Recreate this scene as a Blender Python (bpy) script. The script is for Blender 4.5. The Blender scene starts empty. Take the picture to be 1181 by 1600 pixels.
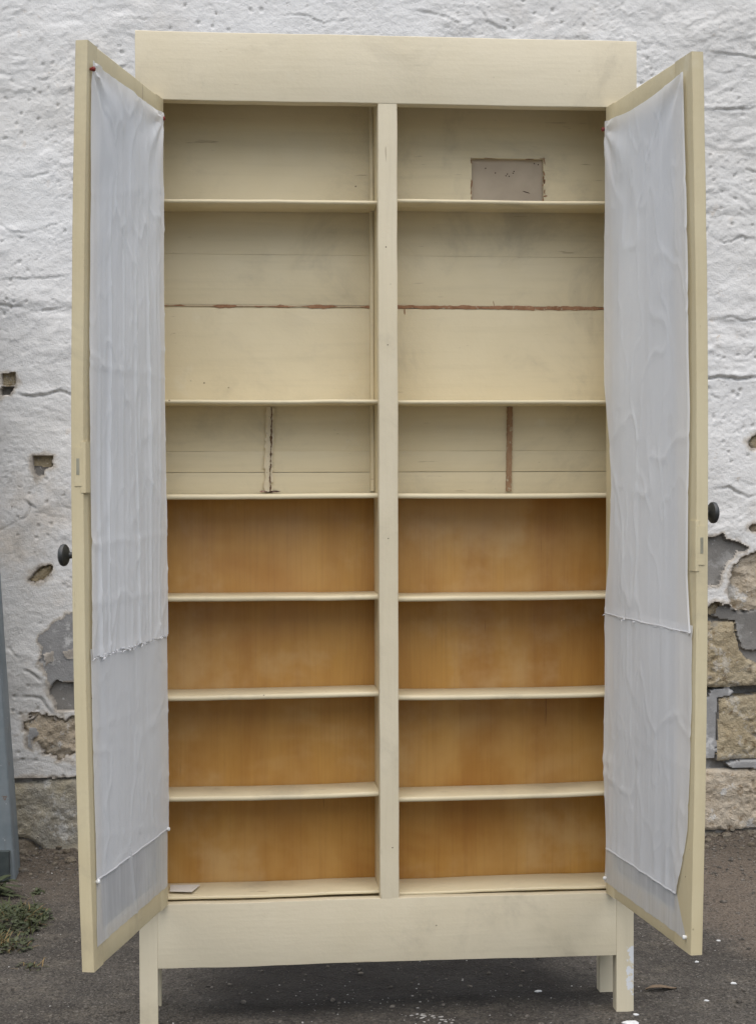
import bpy, bmesh, math, random
import numpy as np
from mathutils import Vector, Matrix, Quaternion

random.seed(7)
RNG = np.random.default_rng(11)
S = bpy.context.scene
COL = S.collection

# ------------------------------------------------------------------ numpy noise
def _hash(ix, iy, seed):
    h = (ix.astype(np.int64) * 374761393 + iy.astype(np.int64) * 668265263 + seed * 1442695041) & 0xFFFFFFFF
    h = ((h ^ (h >> 13)) * 1274126177) & 0xFFFFFFFF
    h = (h ^ (h >> 16)) & 0xFFFFFFFF
    return h.astype(np.float64) / 4294967295.0

def vnoise(x, y, seed=0):
    x = np.asarray(x, float); y = np.asarray(y, float)
    ix = np.floor(x); iy = np.floor(y)
    fx = x - ix; fy = y - iy
    fx = fx * fx * fx * (fx * (fx * 6 - 15) + 10); fy = fy * fy * fy * (fy * (fy * 6 - 15) + 10)
    a = _hash(ix, iy, seed); b = _hash(ix + 1, iy, seed); c = _hash(ix, iy + 1, seed); d = _hash(ix + 1, iy + 1, seed)
    return (a + (b - a) * fx) * (1 - fy) + (c + (d - c) * fx) * fy

def fbm(x, y, seed=0, octv=4, gain=.5):
    s = 0; a = 1; t = 0
    for i in range(octv):
        s = s + a * (vnoise(x * 2 ** i + 17.3 * i, y * 2 ** i - 9.1 * i, seed + i * 31) * 2 - 1); t += a; a *= gain
    return s / t

def sstep(a, b, x):
    t = np.clip((x - a) / (b - a), 0, 1)
    return t * t * (3 - 2 * t)

def cells(x, y, seed=0):
    ix = np.floor(x); iy = np.floor(y)
    best = np.full(np.shape(x), 9.0)
    for dx in (-1, 0, 1):
        for dy in (-1, 0, 1):
            cx = ix + dx; cy = iy + dy
            px = cx + _hash(cx, cy, seed); py = cy + _hash(cx, cy, seed + 77)
            best = np.minimum(best, np.hypot(x - px, y - py))
    return best

# ------------------------------------------------------------------ materials
def new_mat(name):
    m = bpy.data.materials.new(name); m.use_nodes = True
    nt = m.node_tree; nt.nodes.clear()
    out = nt.nodes.new('ShaderNodeOutputMaterial')
    return m, nt, out

class G:
    """tiny node-graph helper"""
    def __init__(s, nt):
        s.nt = nt; s.pos = nt.nodes.new('ShaderNodeNewGeometry').outputs['Position']
    def n(s, t, **kw):
        nd = s.nt.nodes.new(t)
        for k, v in kw.items(): setattr(nd, k, v)
        return nd
    def put(s, sock, v):
        if hasattr(v, 'is_linked'): s.nt.links.new(v, sock)
        else: sock.default_value = v
    def vec(s, scale=(1, 1, 1), off=(0, 0, 0), src=None):
        m = s.n('ShaderNodeMapping'); s.put(m.inputs[0], src or s.pos)
        m.inputs['Scale'].default_value = scale; m.inputs['Location'].default_value = off
        return m.outputs[0]
    def noise(s, scale, detail=4, rough=.55, vec=None, dist=0):
        n = s.n('ShaderNodeTexNoise'); s.put(n.inputs['Vector'], vec or s.pos)
        n.inputs['Scale'].default_value = scale; n.inputs['Detail'].default_value = detail
        n.inputs['Roughness'].default_value = rough; n.inputs['Distortion'].default_value = dist
        return n.outputs['Fac']
    def voro(s, scale, vec=None, feature='F1', rnd=1):
        n = s.n('ShaderNodeTexVoronoi', feature=feature); s.put(n.inputs['Vector'], vec or s.pos)
        n.inputs['Scale'].default_value = scale; n.inputs['Randomness'].default_value = rnd
        return n.outputs['Distance']
    def ramp(s, fac, a, b, v0=0., v1=1.):
        n = s.n('ShaderNodeMapRange', interpolation_type='SMOOTHSTEP'); s.put(n.inputs[0], fac)
        n.inputs[1].default_value = a; n.inputs[2].default_value = b; n.inputs[3].default_value = v0; n.inputs[4].default_value = v1
        return n.outputs[0]
    def math(s, op, a, b=0.):
        n = s.n('ShaderNodeMath', operation=op); s.put(n.inputs[0], a); s.put(n.inputs[1], b); return n.outputs[0]
    def mix(s, fac, a, b, mode='MIX'):
        n = s.n('ShaderNodeMix', data_type='RGBA', blend_type=mode)
        s.put(n.inputs[0], fac)
        for i, c in ((6, a), (7, b)):
            s.put(n.inputs[i], c if hasattr(c, 'is_linked') else (c[0], c[1], c[2], 1))
        return n.outputs[2]
    def sep(s):
        n = s.n('ShaderNodeSeparateXYZ'); s.put(n.inputs[0], s.pos); return n.outputs
    def bump(s, h, strength=.3, dist=.002, normal=None):
        n = s.n('ShaderNodeBump'); s.put(n.inputs['Height'], h); n.inputs['Strength'].default_value = strength
        n.inputs['Distance'].default_value = dist
        if normal is not None: s.put(n.inputs['Normal'], normal)
        return n.outputs[0]
    def bsdf(s, out, color, rough=.6, normal=None, spec=.5, metal=0.):
        b = s.n('ShaderNodeBsdfPrincipled'); s.put(b.inputs['Base Color'], color if hasattr(color, 'is_linked') else (*color, 1))
        s.put(b.inputs['Roughness'], rough); b.inputs['Specular IOR Level'].default_value = spec; b.inputs['Metallic'].default_value = metal
        if normal is not None: s.put(b.inputs['Normal'], normal)
        s.nt.links.new(b.outputs[0], out.inputs[0]); return b

def mat_cream(name, a, b, splash=None, grain='x', rough=.5, dirty=1.0):
    m, nt, out = new_mat(name); g = G(nt)
    sc = {'x': (1.2, 6, 22), 'z': (22, 6, 1.2)}[grain]
    big = g.noise(2.3, 5, .6)
    streak = g.noise(4, 5, .6, g.vec(sc))
    c = g.mix(g.ramp(big, .35, .68), a, b)
    c = g.mix(g.math('MULTIPLY', g.ramp(streak, .45, .75), .20), c, tuple(x * .80 for x in b))
    # smoky grime smears
    sm = g.ramp(g.noise(4.0, 7, .7, g.vec((1, 1, 1), (3.1, 0, 5.2)), .6), .50, .76)
    c = g.mix(g.math('MULTIPLY', sm, .38 * dirty), c, (.28, .245, .18))
    # rubbed pale spots
    pale = g.ramp(g.noise(8, 5, .6, g.vec((1, 1, 1), (7, 2, 1))), .63, .78)
    c = g.mix(g.math('MULTIPLY', pale, .5), c, (.72, .67, .54))
    # knocks and fly specks
    sp = g.math('MULTIPLY', g.ramp(g.voro(26, g.vec((1, 1, 1), (.3, .9, .2))), .062, .035), g.ramp(g.noise(3.1, 2), .54, .60))
    c = g.mix(g.math('MULTIPLY', sp, .8 * dirty), c, (.10, .06, .035))
    scr = g.math('MULTIPLY', g.ramp(g.noise(15, 3, .5, g.vec({'x': (.6, 2, 9), 'z': (9, 2, .6)}[grain], (5, 1, 8))), .70, .74), g.ramp(g.noise(2.6, 2, .5, g.vec((1, 1, 1), (9, 9, 2))), .48, .58))
    c = g.mix(g.math('MULTIPLY', scr, .5 * dirty), c, (.27, .19, .115))
    wr = g.ramp(g.noise(70, 5, .7, g.vec({'x': (.35, 1, 1), 'z': (1, 1, .35)}[grain], (2, 6, 4))), .66, .72)
    wr = g.math('MULTIPLY', wr, g.ramp(g.noise(4.5, 3, .6, g.vec((1, 1, 1), (5, 5, 2))), .5, .64))
    c = g.mix(g.math('MULTIPLY', wr, .75 * dirty), c, (.36, .27, .16))
    if splash:
        x0, z0, z1 = splash; xyz = g.sep()
        w = g.math('MULTIPLY', g.ramp(xyz[0], x0, x0 + .012), g.math('MULTIPLY', g.ramp(xyz[2], z0, z0 + .02), g.ramp(xyz[2], z1, z1 - .03)))
        w = g.ramp(g.math('ADD', w, g.math('MULTIPLY', g.math('SUBTRACT', g.noise(42, 6, .7), .5), 3.2)), .86, 1.0)
        c = g.mix(w, c, (.70, .70, .70))
    h = g.math('ADD', g.math('MULTIPLY', streak, .5), g.math('ADD', g.math('MULTIPLY', g.noise(130, 4), .5), g.math('MULTIPLY', g.noise(22, 5, .6), .7)))
    nrm = g.bump(h, .38, .0018)
    r = g.ramp(g.noise(14, 4), .3, .7, rough - .1, rough + .12)
    g.bsdf(out, c, r, nrm, .4); return m

def mat_ply(name):
    m, nt, out = new_mat(name); g = G(nt)
    band = g.noise(3.0, 6, .6, g.vec((3.0, 1, .45)), .4)
    fine = g.noise(10, 5, .7, g.vec((16, 1, .6)))
    c = g.mix(g.ramp(band, .3, .72), (.49, .262, .060), (.38, .178, .036))
    c = g.mix(g.math('MULTIPLY', g.ramp(fine, .4, .75), .18), c, (.27, .11, .028))
    cl = g.ramp(g.noise(4, 5, .6, g.vec((1, 1, 1), (4, 0, 7))), .45, .72)
    c = g.mix(g.math('MULTIPLY', cl, .55), c, (.53, .31, .10))
    tone = g.noise(1.9, 4, .6, g.vec((1, 1, 1.6), (1, 3, 5)), .5)
    c = g.mix(g.math('MULTIPLY', g.ramp(tone, .52, .70), .55), c, (.33, .125, .022))
    c = g.mix(g.math('MULTIPLY', g.ramp(tone, .46, .30), .45), c, (.58, .37, .15))
    k = g.ramp(g.voro(3.3, g.vec((1, 1, 1.3), (2, .4, 1))), .045, .012)
    c = g.mix(g.math('MULTIPLY', k, .75), c, (.10, .04, .015))
    crisp = g.noise(30, 3, .6, g.vec((7, 1, .10), (5, 1, 2)))
    c = g.mix(g.math('MULTIPLY', g.ramp(crisp, .52, .66), .13), c, (.23, .095, .026))
    ring = g.ramp(g.noise(3.6, 5, .6, g.vec((1, 1, 1), (2, 2, 9))), .50, .66)
    c = g.mix(g.math('MULTIPLY', ring, .40), c, (.60, .42, .21))
    pores = g.ramp(g.noise(34, 3, .5, g.vec((2.2, 1, .16), (3, 1, 2))), .70, .76)
    c = g.mix(g.math('MULTIPLY', pores, .6), c, (.16, .065, .02))
    nrm = g.bump(g.math('ADD', fine, g.noise(90, 3, .6, g.vec((1, 1, .1)))), .10, .001)
    g.bsdf(out, c, g.ramp(g.noise(9, 4), .3, .7, .36, .55), nrm, .4); return m

def mat_rawwood(name, a, b):
    m, nt, out = new_mat(name); g = G(nt)
    f = g.noise(40, 5, .7, g.vec((1, 1, .5)))
    c = g.mix(g.ramp(f, .3, .7), a, b)
    c = g.mix(g.ramp(g.noise(120, 3), .60, .70), c, (.45, .38, .27))
    g.bsdf(out, c, .85, g.bump(f, .6, .003), .2); return m

def mat_cloth(name, col, transp, transl):
    m, nt, out = new_mat(name); g = G(nt)
    d = g.n('ShaderNodeBsdfDiffuse'); t = g.n('ShaderNodeBsdfTranslucent'); tr = g.n('ShaderNodeBsdfTransparent')
    st = g.noise(5, 6, .65, g.vec((9, 9, .7)))
    c = g.mix(g.ramp(g.noise(3, 4), .35, .7), col, tuple(x * .93 for x in col))
    c = g.mix(g.math('MULTIPLY', g.ramp(st, .45, .75), .10), c, tuple(x * .86 for x in col))
    stain = g.ramp(g.noise(6, 4, .6, g.vec((1, 1, 1), (5, 3, 1))), .64, .8)
    c = g.mix(g.math('MULTIPLY', stain, .18), c, (.48, .42, .33))
    weave = g.noise(420, 2, .5)
    nrm = g.bump(g.math('ADD', weave, g.math('MULTIPLY', st, .5)), .22, .0012)
    for b in (d, t): g.put(b.inputs['Color'], c); g.put(b.inputs['Normal'], nrm)
    m1 = g.n('ShaderNodeMixShader'); m1.inputs[0].default_value = transl
    nt.links.new(d.outputs[0], m1.inputs[1]); nt.links.new(t.outputs[0], m1.inputs[2])
    m2 = g.n('ShaderNodeMixShader'); g.put(m2.inputs[0], g.ramp(st, .3, .75, transp * 1.25, transp * .75))
    nt.links.new(m1.outputs[0], m2.inputs[1]); nt.links.new(tr.outputs[0], m2.inputs[2])
    nt.links.new(m2.outputs[0], out.inputs[0]); return m

def mat_glass(name):
    m, nt, out = new_mat(name); g = G(nt)
    tr = g.n('ShaderNodeBsdfTransparent'); tr.inputs[0].default_value = (.86, .89, .88, 1)
    gl = g.n('ShaderNodeBsdfGlossy'); gl.inputs['Roughness'].default_value = .05
    fr = g.n('ShaderNodeFresnel'); fr.inputs[0].default_value = 1.5
    mx = g.n('ShaderNodeMixShader'); nt.links.new(fr.outputs[0], mx.inputs[0])
    nt.links.new(tr.outputs[0], mx.inputs[1]); nt.links.new(gl.outputs[0], mx.inputs[2]); nt.links.new(mx.outputs[0], out.inputs[0]); return m

def mat_plaster(name):
    m, nt, out = new_mat(name); g = G(nt)
    xyz = g.sep()
    c = g.mix(g.ramp(g.noise(1.6, 6, .6), .35, .7), (.745, .735, .715), (.665, .648, .615))
    warm = g.ramp(g.noise(2.6, 6, .65, g.vec((1, 1, 1), (3, 0, 1))), .52, .74)
    lowz = g.ramp(xyz[2], 1.75, .6)          # older, dirtier limewash in the splash zone
    c = g.mix(g.math('MULTIPLY', warm, g.math('ADD', .16, g.math('MULTIPLY', lowz, .62))), c, (.66, .56, .44))
    dirt = g.ramp(g.noise(4.5, 7, .7, g.vec((1, 1, .8), (8, 0, 2))), .50, .75)
    c = g.mix(g.math('MULTIPLY', dirt, g.math('ADD', .24, g.math('MULTIPLY', lowz, .62))), c, (.36, .335, .30))
    at = g.n('ShaderNodeAttribute'); at.attribute_name = 'wear'
    wn = g.math('ADD', at.outputs['Fac'], g.math('MULTIPLY', g.math('SUBTRACT', g.noise(20, 6, .7, g.vec((1, 1, 1), (3, 3, 3))), .5), 1.5))
    c = g.mix(g.math('MULTIPLY', g.ramp(wn, .38, .85), .75), c, (.47, .41, .33))
    c = g.mix(g.math('MULTIPLY', g.ramp(g.math('ADD', wn, g.math('SUBTRACT', g.noise(38, 4, .6), .5)), .72, 1.0), .7), c, (.29, .26, .225))
    sp = g.math('MULTIPLY', g.ramp(g.noise(55, 4, .6), .665, .73), g.ramp(g.noise(7, 3), .48, .62))
    c = g.mix(g.math('MULTIPLY', sp, .75), c, (.19, .165, .14))
    fl = g.math('MULTIPLY', g.ramp(g.noise(30, 5, .65, g.vec((1, 1, 1), (2, 5, 9))), .60, .68), g.ramp(g.noise(3, 3, .5, g.vec((1, 1, 1), (1, 2, 3))), .52, .66))
    c = g.mix(g.math('MULTIPLY', fl, .45), c, (.52, .40, .28))
    h = g.math('ADD', g.noise(45, 6, .65), g.math('MULTIPLY', g.noise(190, 5, .65), .7))
    g.bsdf(out, c, .9, g.bump(h, .55, .006), .2); return m

def mat_cement(name, a, b, pale=.75):
    m, nt, out = new_mat(name); g = G(nt)
    c = g.mix(g.ramp(g.noise(9, 6, .65), .35, .7), a, b)
    c = g.mix(g.math('MULTIPLY', g.ramp(g.noise(13, 6, .7, g.vec((1, 1, 1), (6, 2, 1))), .52, .62), pale), c, (.62, .61, .59))
    c = g.mix(g.ramp(g.noise(60, 5, .65), .62, .72), c, (.50, .49, .47))
    g.bsdf(out, c, .9, g.bump(g.math('ADD', g.noise(40, 5), g.noise(200, 3)), .5, .003), .2); return m

def mat_stone(name, a, b, dark, wash_amt=.35):
    m, nt, out = new_mat(name); g = G(nt)
    n1 = g.noise(7, 6, .65); n2 = g.noise(38, 6, .7)
    c = g.mix(g.ramp(n1, .33, .68), a, b)
    c = g.mix(g.math('MULTIPLY', g.ramp(n2, .52, .68), .85), c, dark)
    c = g.mix(g.math('MULTIPLY', g.ramp(g.noise(5, 6, .7, g.vec((1, 1, 1), (9, 1, 4))), .48, .68), .55), c, tuple(x * .55 for x in a))
    c = g.mix(g.math('MULTIPLY', g.ramp(g.noise(85, 4, .6, g.vec((1, 1, 1), (4, 4, 4))), .62, .70), .7), c, (.58, .54, .46))
    c = g.mix(g.math('MULTIPLY', g.ramp(g.noise(12, 4, .6, g.vec((1, 1, 1), (2, 8, 3))), .58, .72), .5), c, (.33, .32, .30))
    wash = g.ramp(g.noise(11, 7, .72, g.vec((1, 1, 1), (7, 1, 3))), .565, .63)
    c = g.mix(g.math('MULTIPLY', wash, wash_amt), c, (.70, .69, .66))
    h = g.math('ADD', g.noise(60, 6, .7), g.math('MULTIPLY', g.noise(170, 4, .65), .6))
    g.bsdf(out, c, .95, g.bump(h, .9, .012), .15); return m

def mat_ground(name):
    m, nt, out = new_mat(name); g = G(nt)
    xyz = g.sep()
    wob = g.math('MULTIPLY', g.math('SUBTRACT', g.noise(2.2, 5, .6), .5), .9)
    c = g.mix(g.ramp(g.noise(2.0, 7, .68), .34, .70), (.072, .063, .053), (.135, .119, .100))
    c = g.mix(g.math('MULTIPLY', g.ramp(g.noise(28, 6, .7), .48, .72), .55), c, (.052, .046, .041))
    c = g.mix(g.math('MULTIPLY', g.ramp(g.noise(7, 7, .72, g.vec((1, 1, 1), (4, 2, 0))), .47, .68), .6), c, (.195, .168, .132))
    c = g.mix(g.math('MULTIPLY', g.ramp(g.noise(13, 6, .7, g.vec((1, 1, 1), (1, 7, 0))), .55, .68), .5), c, (.05, .043, .036))
    # brown earth collecting along the foot of the wall
    earth = g.ramp(g.math('ADD', xyz[1], wob), .75, 1.45)
    c = g.mix(g.math('MULTIPLY', earth, .8), c, (.14, .112, .085))
    # sandy smooth patch on the right
    sx = g.ramp(g.math('ADD', xyz[0], g.math('MULTIPLY', wob, .5)), .82, 1.02)
    sy = g.math('MULTIPLY', g.ramp(g.math('ADD', xyz[1], wob), .12, .5), g.ramp(xyz[1], 1.6, 1.2))
    c = g.mix(g.math('MULTIPLY', g.math('MULTIPLY', sx, sy), .8), c, (.20, .158, .120))
    vc = g.n('ShaderNodeTexVoronoi'); g.put(vc.inputs['Vector'], g.pos); vc.inputs['Scale'].default_value = 190
    bw_ = g.n('ShaderNodeRGBToBW'); g.nt.links.new(vc.outputs['Color'], bw_.inputs[0])
    c = g.mix(g.math('MULTIPLY', g.ramp(bw_.outputs[0], .70, .92), .5), c, (.27, .245, .21))
    c = g.mix(g.math('MULTIPLY', g.ramp(bw_.outputs[0], .36, .18), .6), c, (.035, .031, .027))
    # ground colour darkened beneath the furniture, fading out behind it
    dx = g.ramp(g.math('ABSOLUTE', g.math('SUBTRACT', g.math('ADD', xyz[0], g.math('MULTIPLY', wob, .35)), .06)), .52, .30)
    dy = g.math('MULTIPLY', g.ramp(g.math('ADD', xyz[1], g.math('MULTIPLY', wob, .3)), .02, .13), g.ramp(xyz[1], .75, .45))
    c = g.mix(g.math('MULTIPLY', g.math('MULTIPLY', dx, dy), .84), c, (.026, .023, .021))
    # grit
    gr = g.ramp(g.voro(150), .22, .10)
    gsel = g.ramp(g.noise(70, 2), .52, .60)
    c = g.mix(g.math('MULTIPLY', g.math('MULTIPLY', gr, gsel), .65), c, (.34, .31, .27))
    dk = g.math('MULTIPLY', g.ramp(g.voro(110, g.vec((1, 1, 1), (.4, .2, 0))), .24, .10), g.ramp(g.noise(50, 2, .5, g.vec((1, 1, 1), (3, 1, 0))), .52, .60))
    c = g.mix(g.math('MULTIPLY', dk, .7), c, (.022, .02, .018))
    h = g.math('ADD', g.noise(60, 8, .75), g.math('MULTIPLY', g.voro(150), .9))
    fine = g.ramp(g.noise(240, 4, .7), .35, .65, .72, 1.25)
    c = g.mix(1.0, c, fine, 'MULTIPLY')
    g.bsdf(out, c, g.ramp(g.noise(6, 4), .35, .7, .75, .95), g.bump(h, .9, .010), .25); return m

def mat_simple(name, a, b, scale=30, rough=.6, spec=.5, metal=0., bump=.15):
    m, nt, out = new_mat(name); g = G(nt)
    f = g.noise(scale, 5, .6)
    g.bsdf(out, g.mix(g.ramp(f, .35, .7), a, b), rough, g.bump(f, bump, .002), spec, metal); return m

M = {}
CA, CB = (.69, .612, .45), (.64, .56, .395)
M['cream'] = mat_cream('cream_paint', CA, CB)
M['cream_v'] = mat_cream('cream_paint_upright', CA, CB, grain='z')
M['cream_splash'] = mat_cream('cream_paint_white_smears', CA, CB, splash=(.508, .02, .16), grain='z')
M['cream_door'] = mat_cream('cream_paint_door', (.62, .54, .35), (.57, .48, .295), grain='z')
M['cream_in'] = mat_cream('cream_paint_inside', (.695, .605, .41), (.645, .555, .365), rough=.58)
M['ply'] = mat_ply('varnished_plywood')
M['raw'] = mat_rawwood('bare_brown_wood', (.36, .20, .115), (.25, .13, .07))
M['fissure'] = mat_rawwood('dark_fissure', (.17, .10, .06), (.10, .06, .035))
M['raw_tan'] = mat_rawwood('bare_tan_wood', (.36, .235, .14), (.27, .16, .09))
M['torn'] = mat_rawwood('torn_cream_paint', (.72, .64, .48), (.62, .53, .37))
M['greyboard'] = mat_simple('grey_board', (.50, .425, .33), (.43, .36, .28), 9, .8, .2)
M['dark'] = mat_simple('dark_speck', (.07, .045, .03), (.04, .03, .02), 60, .8, .2)
M['cloth'] = mat_cloth('white_cotton', (.95, .95, .955), .07, .30)
M['cloth2'] = mat_cloth('white_cotton_thin', (.93, .93, .935), .08, .30)
M['sheer'] = mat_cloth('sheer_cotton', (.84, .84, .845), .30, .25)
M['thread'] = mat_simple('white_thread', (.78, .78, .79), (.70, .70, .72), 80, .9, .1)
M['glass'] = mat_glass('window_glass')
M['red'] = mat_simple('red_tack', (.22, .025, .018), (.16, .02, .015), 90, .35)
M['white'] = mat_simple('white_tack', (.78, .78, .76), (.72, .72, .70), 90, .4)
M['knob'] = mat_simple('dark_grey_knob', (.030, .031, .030), (.045, .046, .043), 40, .38, .5)
M['brass'] = mat_simple('old_metal', (.42, .39, .29), (.33, .31, .23), 60, .45, .5, .6)
M['plaster'] = mat_plaster('limewashed_plaster')
M['cement'] = mat_cement('grey_cement', (.26, .255, .25), (.36, .355, .345))
M['cement_d'] = mat_cement('dark_cement', (.185, .175, .16), (.25, .237, .218), .25)
M['stone'] = mat_stone('shell_limestone', (.44, .355, .225), (.50, .425, .295), (.20, .14, .075))
M['stone_p'] = mat_stone('pale_limestone', (.56, .465, .34), (.60, .52, .41), (.33, .24, .15), .75)
M['stone_g'] = mat_stone('grey_limestone', (.40, .375, .32), (.48, .42, .30), (.28, .24, .18), .55)
M['stone_b'] = mat_stone('earthy_stone', (.20, .165, .12), (.26, .225, .175), (.09, .07, .05), .12)
M['ground'] = mat_ground('dirt_and_old_asphalt')
def mat_steel(name):
    m, nt, out = new_mat(name); g = G(nt)
    c = g.mix(g.ramp(g.noise(5, 6, .65), .35, .68), (.15, .18, .195), (.215, .24, .25))
    c = g.mix(g.math('MULTIPLY', g.ramp(g.noise(9, 5, .6, g.vec((3, 3, .25))), .5, .7), .5), c, (.15, .155, .15))
    c = g.mix(g.ramp(g.noise(26, 6, .7, g.vec((1, 1, 1), (3, 1, 6))), .64, .70), c, (.16, .085, .045))
    c = g.mix(g.ramp(g.noise(80, 3), .70, .74), c, (.50, .50, .48))
    g.bsdf(out, c, .55, g.bump(g.noise(30, 5), .3, .003), .4); return m
M['steel'] = mat_steel('grey_blue_painted_steel')
M['steel_d'] = mat_simple('dark_painted_steel', (.035, .045, .045), (.055, .065, .062), 20, .6, .4)
M['grass'] = mat_simple('grass_green', (.050, .066, .022), (.088, .092, .034), 25, .6, .3)
M['grass_dry'] = mat_simple('grass_dry', (.25, .17, .075), (.17, .12, .05), 25, .7, .3)
M['leafy'] = mat_simple('weed_leaf', (.042, .054, .024), (.072, .080, .036), 30, .5, .4)
M['chip'] = mat_simple('white_plaster_chip', (.74, .74, .73), (.62, .61, .59), 120, .9, .2)
M['grit'] = mat_simple('pale_grit', (.50, .48, .45), (.34, .32, .29), 90, .9, .2)
M['leaf'] = mat_simple('dry_leaf', (.19, .135, .085), (.14, .10, .065), 60, .7, .3)
M['paper'] = mat_simple('paper', (.66, .62, .56), (.70, .66, .60), 20, .9, .1)

# ------------------------------------------------------------------ object helpers
def wpos(o):
    p = Vector((0, 0, 0))
    while o is not None:
        p = p + o.location; o = o.parent
    return p

def link(name, verts, faces, mat, parent=None, smooth=True, angle=35):
    """links one mesh object from world-space vertices; its origin goes to the middle of its base"""
    V = np.asarray(verts, float)
    mn, mx = V.min(0), V.max(0)
    org = np.array([(mn[0] + mx[0]) / 2, (mn[1] + mx[1]) / 2, mn[2]])
    me = bpy.data.meshes.new(name)
    me.from_pydata((V - org).tolist(), [], [tuple(int(i) for i in f) for f in faces])
    me.validate(); me.update()
    bm = bmesh.new(); bm.from_mesh(me); bmesh.ops.recalc_face_normals(bm, faces=bm.faces[:]); bm.to_mesh(me); bm.free()
    if smooth:
        me.polygons.foreach_set('use_smooth', [True] * len(me.polygons))
        me.set_sharp_from_angle(angle=math.radians(angle))
    me.materials.append(mat)
    o = bpy.data.objects.new(name, me); COL.objects.link(o)
    base = Vector((0, 0, 0))
    if parent is not None: o.parent = parent; base = wpos(parent)
    o.location = Vector(org) - base
    return o

def empty(name, loc, parent=None):
    o = bpy.data.objects.new(name, None); COL.objects.link(o); o.empty_display_size = .1
    base = Vector((0, 0, 0))
    if parent is not None: o.parent = parent; base = wpos(parent)
    o.location = Vector(loc) - base; return o

def tag(o, label=None, cat=None, group=None, kind=None):
    if label: o['label'] = label
    if cat: o['category'] = cat
    if group: o['group'] = group
    if kind: o['kind'] = kind
    return o

class MB:
    def __init__(s): s.v = []; s.f = []
    def add(s, v, f):
        k = len(s.v); s.v.extend([tuple(p) for p in v]); s.f.extend([tuple(i + k for i in q) for q in f])

_SEED = [0]
def plank(x0, x1, y0, y1, z0, z1, axis='x', bev=.0015, n=None, wob=.0006, bend=None, mapf=None, nose=0.):
    """a length of sawn timber: rounded-rectangle section carried along axis, with slightly wavy edges.
    nose > 0 rounds the front (low y) edge more; bend(t) offsets (dx,dy,dz) along it; mapf maps points"""
    ax = 'xyz'.index(axis)
    lo = [x0, y0, z0]; hi = [x1, y1, z1]
    A, B = [i for i in range(3) if i != ax]
    L = hi[ax] - lo[ax]
    n = n or max(2, int(L / .03))
    ha, hb = (hi[A] - lo[A]) / 2, (hi[B] - lo[B]) / 2
    ca, cb = (hi[A] + lo[A]) / 2, (hi[B] + lo[B]) / 2
    prof = []
    for q, (sa, sb) in enumerate(((1, 1), (-1, 1), (-1, -1), (1, -1))):
        r = bev
        if nose and sa < 0: r = nose
        r = min(r, ha * .95, hb * .95)
        for k in range(4):
            a = math.pi / 2 * (q + k / 3)
            prof.append((sa * (ha - r) + r * math.cos(a), sb * (hb - r) + r * math.sin(a)))
    _SEED[0] += 1; sd = _SEED[0] * 13
    ts = np.linspace(0, 1, n + 1)
    verts = []; P = len(prof)
    for t in ts:
        s = lo[ax] + L * t
        wa = wob * float(fbm(np.array(s * 9.), np.array(sd * 1.7), sd, 3)); wb = wob * float(fbm(np.array(s * 9.), np.array(sd * 2.9 + 5), sd + 3, 3))
        for (pa, pb) in prof:
            p = [0, 0, 0]; p[ax] = s
            p[A] = ca + pa * (1 + 0) + wa; p[B] = cb + pb + wb
            if bend is not None:
                d = bend(t); p = [p[i] + d[i] for i in range(3)]
            verts.append(mapf(*p) if mapf else tuple(p))
    faces = []
    for i in range(n):
        for j in range(P):
            faces.append((i * P + j, i * P + (j + 1) % P, (i + 1) * P + (j + 1) % P, (i + 1) * P + j))
    faces.append(tuple(range(P))); faces.append(tuple(n * P + j for j in range(P)))
    return verts, faces

def board(name, mat, parent, *a, **k):
    v, f = plank(*a, **k)
    return link(name, v, f, mat, parent)

def lathe(prof, center, axis, seg=28):
    """prof: (distance along axis, radius)"""
    ax = Vector(axis).normalized(); u = ax.orthogonal().normalized(); w = ax.cross(u); c = Vector(center)
    v = []; f = []
    for (d, r) in prof:
        for k in range(seg):
            a = 2 * math.pi * k / seg
            v.append(tuple(c + ax * d + (u * math.cos(a) + w * math.sin(a)) * r))
    for i in range(len(prof) - 1):
        for k in range(seg):
            f.append((i * seg + k, i * seg + (k + 1) % seg, (i + 1) * seg + (k + 1) % seg, (i + 1) * seg + k))
    f.append(tuple(range(seg))); f.append(tuple((len(prof) - 1) * seg + k for k in range(seg)))
    return v, f

# ------------------------------------------------------------------ camera
cam_d = bpy.data.cameras.new('camera'); cam = bpy.data.objects.new('camera', cam_d); COL.objects.link(cam)
CX, CY, CZ, YAW, PIT, ROL, FPX = -0.3646, -3.5734, 1.1667, 0.0953, -0.0217, -0.0032, 2628.59
fw = Vector((math.sin(YAW) * math.cos(PIT), math.cos(YAW) * math.cos(PIT), math.sin(PIT)))
rt = Vector((math.cos(YAW), -math.sin(YAW), 0)); up = rt.cross(fw)
r2 = rt * math.cos(ROL) + up * math.sin(ROL); u2 = -rt * math.sin(ROL) + up * math.cos(ROL)
mw = Matrix((r2, u2, -fw)).transposed().to_4x4(); mw.translation = (CX, CY, CZ)
cam.matrix_world = mw
cam_d.sensor_fit = 'VERTICAL'; cam_d.sensor_height = 24; cam_d.lens = FPX / 1600 * 24
cam_d.clip_end = 1000; cam_d.clip_start = .05
S.camera = cam

# ------------------------------------------------------------------ the bookcase
W, H = 1.0654, 2.1
SW = .0385; LP = -W / 2 + SW; RP = W / 2 - SW
ZB, ZF, ZA, CH = .1217, 1.9568, .2587, .0206
YB = .150
case = empty('bookcase', (0, 0.09, 0))
tag(case, 'tall cream painted wooden cupboard standing open with shelves inside and curtained doors', 'cupboard')

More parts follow.
